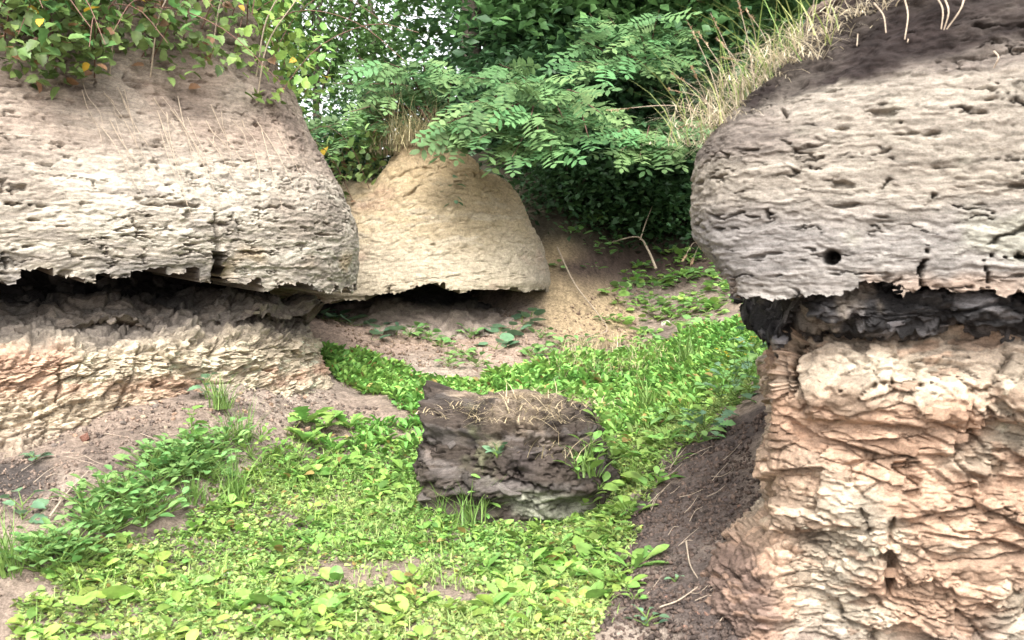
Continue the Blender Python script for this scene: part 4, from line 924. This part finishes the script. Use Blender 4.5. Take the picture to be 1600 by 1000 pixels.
herb('tall_weed', gb(757, 815), 'long', MAT_BRIGHT, 14, .09, 'upright narrow leaved weed standing before the boulder', None, (.1, .7), .22, .2)
herb('dock', on_boulder(915, 722), 'oval', MAT_BRIGHT, 7, .075, 'pale broad leaved herb beside the grass tuft on the boulder', None, (.1, .8), .05, .6)
herb('tall_weed', gb(645, 800), 'long', MAT_BRIGHT, 10, .1, 'pale green weed at the left foot of the boulder', None, (.1, .8), .10, .3)

# stones, twigs and clods
def stone(px, py, s, colr, label, group=None, cat='stone'):
    me = FLK[RND.randrange(len(FLK))]; o = obj('stone', me); p = gb(px, py); o.location = [float(p[0]), float(p[1]), float(p[2] + s * .12)]
    o.scale = (s, s * RND.uniform(.7, 1.1), s); o.rotation_euler = (RND.gauss(0, .25), RND.gauss(0, .25), RND.uniform(0, 6)); o.color = (*colr, 1); tag(o, label, cat, group)
stone(133, 690, .10, (.22, .11, .08), 'reddish brown stone lying on the soil by the left bluff')
stone(355, 903, .05, (.7, .68, .58), 'small white stone in the clover at lower left'); stone(1040, 512, .10, (.5, .48, .42), 'pale stone on the bank right of the middle bluff')
for k in range(70):
    x = RND.uniform(0, 480); stone(x, RND.uniform(625, 690) + max(0, 200 - x) * .12, RND.uniform(.018, .05), [(.30, .2, .14), (.36, .29, .21), (.17, .14, .12)][k % 3], 'small rock crumb fallen at the foot of the left bluff', 'rock crumbs below the left bluff')
for k in range(60):
    x = RND.uniform(1020, 1170); stone(x, RND.uniform(760, 990), RND.uniform(.012, .035), [(.2, .12, .09), (.12, .095, .08), (.09, .07, .065)][k % 3], 'dark crumb of earth on the slope below the right bluff', 'earth crumbs below the right bluff')
def twig(pts, r0, r1, label, mat=MAT_TWIG, group=None, name='twig', n=20):
    c = spline(np.array(pts), n); b = c[0].copy(); v, f = tube(c - b, r0, r1, 5); o = obj(name, new_mesh('twig', v, f, None, mat, True)); o.location = [float(q) for q in b]; tag(o, label, 'twig', group); return o
def gtwig(pix, r0, label, lift=.012, mat=MAT_TWIG, group=None):
    pts = [gb(*q) + np.array([0, 0, lift + RND.uniform(0, .02)]) for q in pix]; return twig(pts, r0, r0 * .5, label, mat, group)
gtwig([(78, 822), (105, 785), (138, 750)], .005, 'thin straight twig on the soil at the left')
gtwig([(1072, 855), (1078, 890), (1090, 915)], .004, 'curved pale straw on the dark soil slope')
gtwig([(1030, 970), (1060, 955), (1090, 940)], .0035, 'pale straw lying across the lower dark slope')
gtwig([(1140, 975), (1160, 985), (1175, 996)], .005, 'short pale stick near the foot of the right bluff')
gtwig([(870, 400), (895, 455), (930, 500), (948, 525), (900, 532)], .008, 'long thin vine curving over the bank right of the middle bluff', .03)
twig([P(1025, 420, 9.9), P(1012, 390, 10.0), P(995, 370, 10.1), P(950, 380, 10.2)], .014, .006, 'forked dead branch leaning on the shady back slope')
twig([P(1000, 375, 10.05), P(1010, 345, 10.1), P(1020, 320, 10.2)], .008, .004, 'thin upright dead twig on the shady back slope')
for k in range(34):
    x = RND.uniform(1010, 1140); y = RND.uniform(720, 980); a = RND.uniform(-.9, -.3); l = RND.uniform(15, 45)
    gtwig([(x, y), (x + l * .5 * math.cos(a), y + l * .5 * math.sin(a)), (x + l * math.cos(a), y + l * math.sin(a))], .0016, 'thin straw on the dark slope below the right bluff', .006, group='straws on the dark slope')
for k in range(26):
    x = RND.uniform(30, 330); y = RND.uniform(680, 790); a = RND.uniform(-.6, .6); l = RND.uniform(15, 50)
    gtwig([(x, y), (x + l * .5 * math.cos(a), y + l * .5 * math.sin(a)), (x + l * math.cos(a), y + l * math.sin(a))], .0018, 'thin straw on the bare soil below the left bluff', .006, group='straws on the left bank')

# ------------------------------------------------------------------ vegetation on the bluffs
_PC = {}
def near_px(S, px, py, dmax):
    if id(S) not in _PC: _PC[id(S)] = tuple(q.astype(np.float32) for q in proj(S))
    u, v, d = _PC[id(S)]; e = np.hypot(u - px, v - py) + np.where(d > dmax, 1e4, 0); return S.reshape(-1, 3)[np.argmin(e)]
# roots hanging down the left face
r = random.Random(41)
for k in range(34):
    x = r.uniform(120, 430); y0 = 130 + (x - 120) * .22 + r.uniform(-20, 60); L_ = r.uniform(40, 150); sl = r.uniform(.15, .75)
    pts = [near_px(LU_S, x + sl * L_ * t + r.uniform(-5, 5), y0 + L_ * t, 7.2) + np.array([.015, -.03, .0]) * r.uniform(.6, 1.5) for t in (0, .33, .66, 1)]
    twig(pts, r.uniform(.0015, .0035), .001, 'dry pale root trailing down the left bluff face', MAT_TWIG, 'roots trailing down the left bluff', 'trailing_root')
# brambles along the left top
def bramble_patch(S, n, poly, count, stuffn, label, seed, name='bramble', out=(.02, .4), ln=.078, mat=MAT_BRAM, kind='bram', cat='shrub', stuffcol=((.09, .15, .045), (.19, .26, .08)), nst=18):
    g = np.random.default_rng(seed); r = random.Random(seed)
    pt, nn, _ = surf_pick(S, n, None, poly, count + stuffn, seed)
    base = pt.mean(0); e = empty(name, base); tag(e, label, cat)
    off = g.uniform(out[0], out[1], len(pt)) ** 1.0
    pos = pt + nn * off[:, None] + np.array([0, 0, 1]) * (g.uniform(-.05, .25, len(pt)) * (off / out[1]))[:, None]
    d = nn * .6 + g.normal(0, .6, nn.shape) + np.array([0, 0, -.1]); upv = nn * .7 + np.array([0, 0, .9])
    R = frames(d, g.normal(0, .5, len(d)), upv)
    order = np.argsort(-off); me = leaf_mesh(kind, mat)
    for k in order[:count]: obj('leaf', me if r.random() > .02 else leaf_mesh(kind, MAT_YEL), e, M4(R[k], pos[k] - base, ln * r.uniform(.6, 1.3)))
    q = order[count:]
    if len(q):
        c = np.array(stuffcol[0]) + (np.array(stuffcol[1]) - np.array(stuffcol[0])) * g.random((len(q), 1)); c = c * g.uniform(.6, 1.3, (len(q), 1))
        br = g.random(len(q)) < .06; c[br] = (.2, .11, .06)
        T = {'bram': T_BRAM, 'oval': T_OVAL, 'pin': T_PIN}[kind]; v, f, c = stamp(T[0], T[1], R[q], pos[q] - base, ln * g.uniform(.5, 1.1, len(q)), c)
        o = obj('foliage', new_mesh('foliage', v, f, c, MAT_TREE), e); o['kind'] = 'stuff'
    tubes = []
    for k in range(nst):
        i = r.randrange(len(pt)); a = pt[i] - nn[i] * .05; dv = np.array([r.uniform(-.3, .7), r.uniform(-.5, .2), r.uniform(-.2, .5)])
        cpts = [a, a + nn[i] * .15 + dv * .35 + np.array([0, 0, .18]), a + nn[i] * .3 + dv * .8 + np.array([0, 0, .1]), a + nn[i] * .4 + dv * 1.2 - np.array([0, 0, .15])]
        tubes.append(tube(spline(np.array(cpts), 12) - base, .0045, .002, 4))
    v, f = join(tubes); obj('stem', new_mesh('stem', v, f, None, MAT_STEMR), e)['kind'] = 'stuff'
    return e
bramble_patch(LU_S, LU_n, [(-40, -70), (90, -70), (170, 60), (160, 130), (60, 150), (-40, 110)], 240, 900, 'green bramble tangle hanging over the far left of the left bluff', 51, nst=22)
bramble_patch(LU_S, LU_n, [(80, -70), (310, -70), (340, 20), (330, 120), (270, 150), (170, 90)], 290, 1150, 'dense bramble tangle on the middle of the left bluff top', 52, nst=26)
bramble_patch(LU_S, LU_n, [(290, -70), (430, -70), (440, 60), (450, 170), (400, 170), (330, 110)], 190, 420, 'lighter bramble shoots on the right shoulder of the left bluff', 53, mat=MAT_BRIGHT, nst=22, out=(.02, .36), stuffcol=((.10, .17, .04), (.2, .28, .06)))
for k, (x, y) in enumerate([(170, 60), (235, 60), (330, 30), (425, 60), (455, 100), (120, 40)]):
    b = near_px(LU_S, min(x, 400), max(y + 60, 60), 7.5); twig([b, b + np.array([.1, -.1, .35]), b + np.array([.32, -.2, .62]), b + np.array([.5, -.25, .95])], .006, .002, 'tall dry stalk rising from the brambles on the left bluff', MAT_TWIG, 'dry stalks in the brambles', 'dry_stalk')
# shrub and dry grass on the middle bluff
bramble_patch(CU_S, CU_n, [(460, 180), (600, 180), (625, 240), (590, 300), (530, 330), (470, 300)], 150, 420, 'mixed green shrub on the left shoulder of the middle bluff', 54, 'shoulder_shrub', (.02, .4), .085, MAT_HERB, nst=14)
for k, (x, y, h, lab) in enumerate([(640, 228, .5, 'tallest dry grass tussock on top of the middle bluff'), (665, 230, .42, 'dry grass tussock right of the tallest one on the middle bluff'), (618, 240, .36, 'dry grass tussock left of the tallest one on the middle bluff')]):
    b = near_px(CU_S, x, y, 9.6); tuft(b, h, .006, 150, lab, (.22, .2, .10), (.38, .32, .18), .55, .11, 'dry_grass_tussock', seed=60 + k, grav=.8)
    tuft(b + np.array([0, -.05, -.02]), .3, .005, 60, 'hanging straw below the ' + ['tallest', 'right', 'left'][k] + ' dry tussock on the middle bluff', (.2, .15, .1), (.3, .24, .15), .3, .1, 'hanging_straw', seed=70 + k, bias=(0, -.5, 0), grav=3.0)
# dry grass on the right bluff
rr = random.Random(61)
GR = [(1105, 225), (1120, 195), (1140, 178), (1165, 158), (1190, 135), (1210, 118), (1230, 100), (1250, 85), (1280, 62), (1310, 45), (1345, 30), (1390, 12), (1440, -5)]
for k, (x, y) in enumerate(GR):
    b = near_px(RU_S, x, y, 4.2)
    tuft(b, .12 if k < 8 else .10, .003, 120, 'dry straw tuft on the left rim of the right bluff' if k < 8 else 'dry straw tuft along the upper rim of the right bluff', (.50, .42, .29), (.66, .58, .43), 1.2, .075, 'dry_grass_tuft', 'straw tufts on the left rim of the right bluff' if k < 8 else 'straw tufts along the upper rim of the right bluff', bias=(-.3, -.25, 0) if k < 8 else (-.1, -.4, 0), seed=80 + k, grav=.95)
    if k < 9: tuft(b, .27, .004, 12, 'green grass blades rising from the straw on the rim of the right bluff', (.16, .26, .06), (.36, .38, .14), .6, .06, 'grass_tuft', 'green blades on the rim of the right bluff', bias=(-.35, 0, 0), seed=110 + k, grav=.4)
def seedstalk(b, tip, label, group):
    b = np.array(b); tip = np.array(tip); c = spline(np.array([b, b * .6 + tip * .4 + np.array([0, 0, .04]), tip]), 14); e = empty('seed_stalk', b); tag(e, label, 'grass', group)
    v, f = tube(c - b, .0018, .0009, 4); obj('stalk', new_mesh('stalk', v, f, None, MAT_TWIG), e)
    g = np.random.default_rng(int(abs(tip[0]) * 1e4)); n = 26; t = g.uniform(.78, 1, n); pos = np.stack([np.interp(t, np.linspace(0, 1, 14), c[:, k]) for k in range(3)], 1) - b
    d = (c[-1] - c[-3])[None] / np.linalg.norm(c[-1] - c[-3]) + g.normal(0, .45, (n, 3)); v, f, cc = stamp(T_SMALL[0] * np.array([.5, 1, 1]), T_SMALL[1], frames(d), pos, g.uniform(.008, .014, n), np.tile([.42, .29, .18], (n, 1)))
    obj('seed_head', new_mesh('seed_head', v, f, cc, MAT_BLADE), e)
for k, (bx_, by_, tx, ty) in enumerate([(1125, 190, 1045, 140), (1130, 185, 1075, 35), (1150, 170, 1090, 50), (1160, 160, 1110, 20), (1120, 195, 1050, 115), (1170, 150, 1120, 60), (1105, 215, 1060, 200), (1180, 140, 1150, -10), (1110, 180, 950, 172), (1190, 135, 1130, 90), (1115, 210, 1080, 105), (1210, 110, 1165, 15)]):
    b = near_px(RU_S, bx_, by_, 4.2); d0 = proj(b)[2]
    seedstalk(b, P(tx, ty, float(d0) + rr.uniform(-.15, .15)), 'thin seeding grass stalk leaning out from the rim of the right bluff' if k != 8 else 'long seed stalk pointing straight left from the right bluff', 'seeding stalks on the right bluff' if k != 8 else None)
for k, (x, y, l) in enumerate([(1285, 30, 40), (1290, 32, 38), (1325, 35, 40), (1340, 30, 35), (1405, 5, 60), (1415, 5, 65), (1455, 5, 45), (1500, 5, 45), (1470, 10, 40), (1545, 90, 20), (1360, 15, 40)]):
    b = near_px(RU_S, x, y, 4.2) + np.array([0, -.04, .01]); q = near_px(RU_S, x + rr.uniform(-8, 18) if k != 7 else 1472, y + l, 4.2) + np.array([0, -.03, 0])
    twig([b, b * .5 + q * .5 + np.array([0, -.03, 0]), q], .0035, .002, 'pale root poking out near the top of the right bluff', MAT_TWIG, 'pale roots at the top of the right bluff', 'trailing_root', 8)
b = near_px(RU_S, 1092, 392, 4.2); seedstalk(b, P(1068, 405, 3.75), 'brown seed head sticking out left below the overhang corner', None); seedstalk(near_px(RU_S, 1095, 400, 4.2), P(1080, 412, 3.7), 'second brown seed head below the overhang corner', None)
# vine on the middle bluff face
for k, (x, y) in enumerate([(700, 270), (705, 290), (710, 310), (718, 275), (690, 262)]):
    herb('creeper', near_px(CU_S, x, y, 9.3) + np.array([0, -.03, 0]), 'oval', MAT_BLUEG, 5, .08, 'small creeper sprig hanging on the face of the middle bluff', 'creeper sprigs on the middle bluff', (-.6, .3), -.06, .8, False)

# ------------------------------------------------------------------ robinia branches over the middle bluff
def robinia(root, tips, label, seed, per=11, ln=.34, thick=.02):
    r = random.Random(seed); g = np.random.default_rng(seed); base = np.array(root); e = empty('robinia', base); tag(e, label, 'tree')
    me = leaf_mesh('pin', MAT_ROB); tubes = []; cnt = 0; SV = []
    for tip in tips:
        tp = P(*tip); ctr = base * .45 + tp * .55 + np.array([r.uniform(-.1, .1), 0, .28]); c = spline(np.array([base, base * .75 + ctr * .25 + np.array([0, 0, .12]), ctr, tp]), 26)
        tubes.append(tube(c - base, thick * r.uniform(.5, 1), .003, 5))
        for k in range(per):
            t = r.uniform(.42, 1.0) if k else 1.0; i = min(24, int(t * 25)); q = c[i]; tan = c[min(25, i + 1)] - c[max(0, i - 1)]; tan /= np.linalg.norm(tan)
            side = np.cross(tan, [0, 0, 1]); side /= np.linalg.norm(side) + 1e-6; sg = 1 if k % 2 else -1
            d = tan * r.uniform(.2, .9) + side * sg * r.uniform(.5, 1.1) * (k > 0) + np.array([0, -.35, r.uniform(-.55, .1)])
            up = np.array([[r.gauss(0, .25), -.55 + r.gauss(0, .25), 1.0]]); R = frames(d[None], np.array([r.gauss(0, .3)]), up)[0]
            if cnt < 300: obj('leaf', me, e, M4(R, q - base, ln * r.uniform(.7, 1.2)))
            cnt += 1
    v, f = join(tubes); obj('branch', new_mesh('branch', v, f, None, MAT_STEMR, True), e)
    return e
robinia(P(870, 245, 10.2), [(690, 195, 7.9), (735, 160, 7.9), (790, 130, 7.9), (850, 122, 7.9), (905, 145, 7.9), (945, 180, 7.8), (920, 215, 7.8), (860, 235, 7.7), (800, 245, 7.7), (750, 215, 7.7), (715, 215, 7.8), (830, 180, 7.7), (770, 180, 7.8), (880, 185, 7.8), (730, 120, 8.2), (780, 100, 8.4), (840, 205, 7.75)], 'robinia with pale feathery leaves hanging over the middle bluff', 71, 13)
robinia(P(690, 250, 10.0), [(640, 110, 8.5), (600, 95, 8.7), (575, 130, 8.6), (545, 175, 8.5), (560, 90, 8.9), (660, 90, 8.7), (690, 110, 8.5), (610, 150, 8.5), (530, 220, 8.5), (505, 200, 8.7), (570, 200, 8.6), (520, 130, 9.0)], 'robinia bush rising left of the dry tussock on the middle bluff', 72, 12, .3)
robinia(P(1010, 200, 12.0), [(905, 60, 9.3), (890, 95, 9.2), (950, 25, 9.4), (1000, 50, 9.3), (1050, 85, 9.3), (945, 100, 9.0), (1030, 15, 9.4), (980, 85, 9.1), (920, 20, 9.6), (1070, 40, 9.5), (1010, 100, 9.2)], 'higher robinia boughs above the dark hollow at the upper right centre', 73, 12, .36)
robinia(P(1040, 260, 11.4), [(970, 235, 8.9), (1010, 215, 9.0), (1050, 215, 9.1), (1075, 235, 9.2), (1000, 245, 8.8), (1035, 240, 8.9), (960, 210, 9.1), (1085, 200, 9.3)], 'low robinia boughs in front of the dark hollow by the right bluff', 74, 12, .34)

# ------------------------------------------------------------------ trees and undergrowth behind
def crown_mesh(seed, rx, rz, nclump, per, leaf, cA, cB):
    g = np.random.default_rng(seed); th_ = g.uniform(0, 2 * math.pi, nclump); cz = g.uniform(-1, 1, nclump); rr_ = g.uniform(.25, 1, nclump) ** .5
    ctr = np.stack([np.cos(th_) * np.sqrt(1 - cz ** 2) * rx * rr_, np.sin(th_) * np.sqrt(1 - cz ** 2) * rx * rr_, cz * rz * rr_], 1); ctr *= 1 + .25 * g.normal(0, 1, (nclump, 1)).clip(-1, 1)
    cs = g.uniform(.28, .62, nclump); n = nclump * per; k = np.repeat(np.arange(nclump), per)
    pos = ctr[k] + g.normal(0, 1, (n, 3)) * cs[k][:, None] * np.array([1, 1, .55])
    d = rot_dirs(n, g, -.9, .5); c = np.array(cA) + (np.array(cB) - np.array(cA)) * (g.random((nclump, 1))[k] * .7 + g.random((n, 1)) * .3); c = c * g.uniform(.75, 1.25, (n, 1))
    T = (np.array([(0, 0, 0), (.3, .45, .05), (0, 1, -.1), (-.3, .45, .05)], float), np.array([(0, 1, 2), (0, 2, 3)]))
    v, f, c = stamp(T[0], T[1], frames(d, g.normal(0, .6, n)), pos, leaf * g.uniform(.6, 1.3, n), c)
    return new_mesh('crown', v, f, c, MAT_TREE), ctr
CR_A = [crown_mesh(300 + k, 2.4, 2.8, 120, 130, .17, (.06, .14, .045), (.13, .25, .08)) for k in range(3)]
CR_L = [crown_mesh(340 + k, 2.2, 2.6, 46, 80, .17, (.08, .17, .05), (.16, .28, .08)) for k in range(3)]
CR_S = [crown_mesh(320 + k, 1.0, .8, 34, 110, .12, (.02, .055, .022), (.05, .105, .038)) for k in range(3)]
def trunk_mesh(seed, h, r0, ctr, cz):
    r = random.Random(seed); c = spline(np.array([[0, 0, -.3], [r.uniform(-.1, .1), r.uniform(-.1, .1), h * .35], [r.uniform(-.25, .25), r.uniform(-.2, .2), h * .7], [r.uniform(-.3, .3), r.uniform(-.3, .3), h]]), 20); ps = [tube(c, r0, r0 * .25, 9)]
    for k in range(12):
        i = r.randint(6, 18); e_ = ctr[r.randrange(len(ctr))] + np.array([0, 0, cz]); m_ = c[i] * .5 + e_ * .5 + np.array([0, 0, .25]); ps.append(tube(spline(np.array([c[i], m_, e_]), 10), r0 * .35 * (1 - i / 26), .012, 5))
    v, f = join(ps); return new_mesh('trunk', v, f, None, MAT_BARK, True)
TRL = [(trunk_mesh(410 + k, 6.2, .12, CR_L[k][1], 4.6), CR_L[k][0], 4.6) for k in range(3)]
TR = [(trunk_mesh(400 + k, 6.2, .17, CR_A[k][1], 4.6), CR_A[k][0], 4.6) for k in range(3)]
def tree(px, d, s, label, k, group=None, zoff=0, crownz=1.0, light=False):
    b = P(px, 440, d); b[2] = tz(b[0], b[1]) - .05 + zoff; e = empty('tree', b); tag(e, label, 'tree', group); tmh, cm, cz = (TRL if light else TR)[k % 3]
    a = RND.uniform(0, 6.28)
    for nm, me, z in (('trunk', tmh, 0), ('crown', cm, cz * crownz)):
        o = obj(nm, me, e); o.rotation_euler = (0, 0, a); o.scale = (s, s, s); o.location = (0, 0, z * s)
    return e
tree(738, 13.0, 1.3, 'straight dark trunk tree standing behind the middle bluff', 0, crownz=1.2, light=True)
tree(790, 15.5, 1.35, 'second dark trunk just right of the straight one behind the middle bluff', 1, crownz=1.2, light=True)
tree(868, 14.6, .9, 'thick trunk tree in the centre behind the robinia leaves', 2, crownz=1.05)
tree(950, 15.0, .95, 'tree right of the thick trunk behind the robinia leaves', 0)
tree(1000, 14.2, 1.0, 'dark tree above the hollow left of the right bluff', 1, crownz=.9)
tree(1065, 13.2, 1.0, 'dark tree close beside the rim of the right bluff', 2, crownz=.85)
tree(985, 12.4, .85, 'low dark tree overhanging the hollow behind the robinia', 2, crownz=.8)
tree(1085, 12.2, .9, 'low dark tree overhanging the hollow beside the right bluff', 0, crownz=.8)
tree(1130, 15.0, 1.3, 'tree mostly hidden behind the right bluff', 0)
tree(455, 17.0, .8, 'lighter tree seen between the left and middle bluffs', 2, crownz=.8, light=True)
tree(575, 24.0, 1.0, 'distant light tree above the dry tussock of the middle bluff', 0, crownz=.8, light=True)
tree(500, 16.0, .62, 'small light tree low between the left and middle bluffs', 1, crownz=.62, light=True)
tree(330, 17.0, 1.0, 'tree behind the brambles on the left bluff', 2, crownz=.9, light=True)
for k in range(9):
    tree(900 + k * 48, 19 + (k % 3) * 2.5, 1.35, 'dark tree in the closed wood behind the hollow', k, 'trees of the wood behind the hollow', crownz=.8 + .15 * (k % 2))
def bush(px, py, d, s, label, k, group=None):
    b = P(px, py, d); b[2] = max(b[2], tz(b[0], b[1])); e = empty('bush', b); tag(e, label, 'bush', group)
    me, ctr = CR_S[k % 3]; o = obj('foliage', me, e); o.scale = (s, s, s * .9); o.location = (0, 0, .45 * s); o.rotation_euler = (0, 0, RND.uniform(0, 6.28))
    r = random.Random(k); ps = [tube(spline(np.array([[0, 0, -.2], [q[0] * .3, q[1] * .3, .2], q * np.array([1, 1, .9]) + np.array([0, 0, .45])]) * s, 8), .018, .005, 5) for q in ctr[:9]]
    v, f = join(ps); obj('stem', new_mesh('stem', v, f, None, MAT_BARK), e)['kind'] = 'stuff'
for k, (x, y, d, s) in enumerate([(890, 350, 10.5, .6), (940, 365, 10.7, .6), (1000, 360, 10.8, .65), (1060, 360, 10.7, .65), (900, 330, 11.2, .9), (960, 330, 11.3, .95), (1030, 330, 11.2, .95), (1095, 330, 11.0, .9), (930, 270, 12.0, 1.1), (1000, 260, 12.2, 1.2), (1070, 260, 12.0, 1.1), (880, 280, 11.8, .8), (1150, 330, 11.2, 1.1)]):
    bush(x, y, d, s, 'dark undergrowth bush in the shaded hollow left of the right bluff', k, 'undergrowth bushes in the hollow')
for k, (x, y, d, s) in enumerate([(525, 290, 9.9, .42), (560, 255, 10.3, .45), (720, 225, 12.5, .8), (800, 200, 13.0, 1.2)]):
    bush(x, y, d, s, 'green bush behind the top of the middle bluff' if x > 600 else 'low green bush filling the gap between the left and middle bluffs', k, 'bushes behind the middle bluff' if x > 600 else 'bushes between the left and middle bluffs')
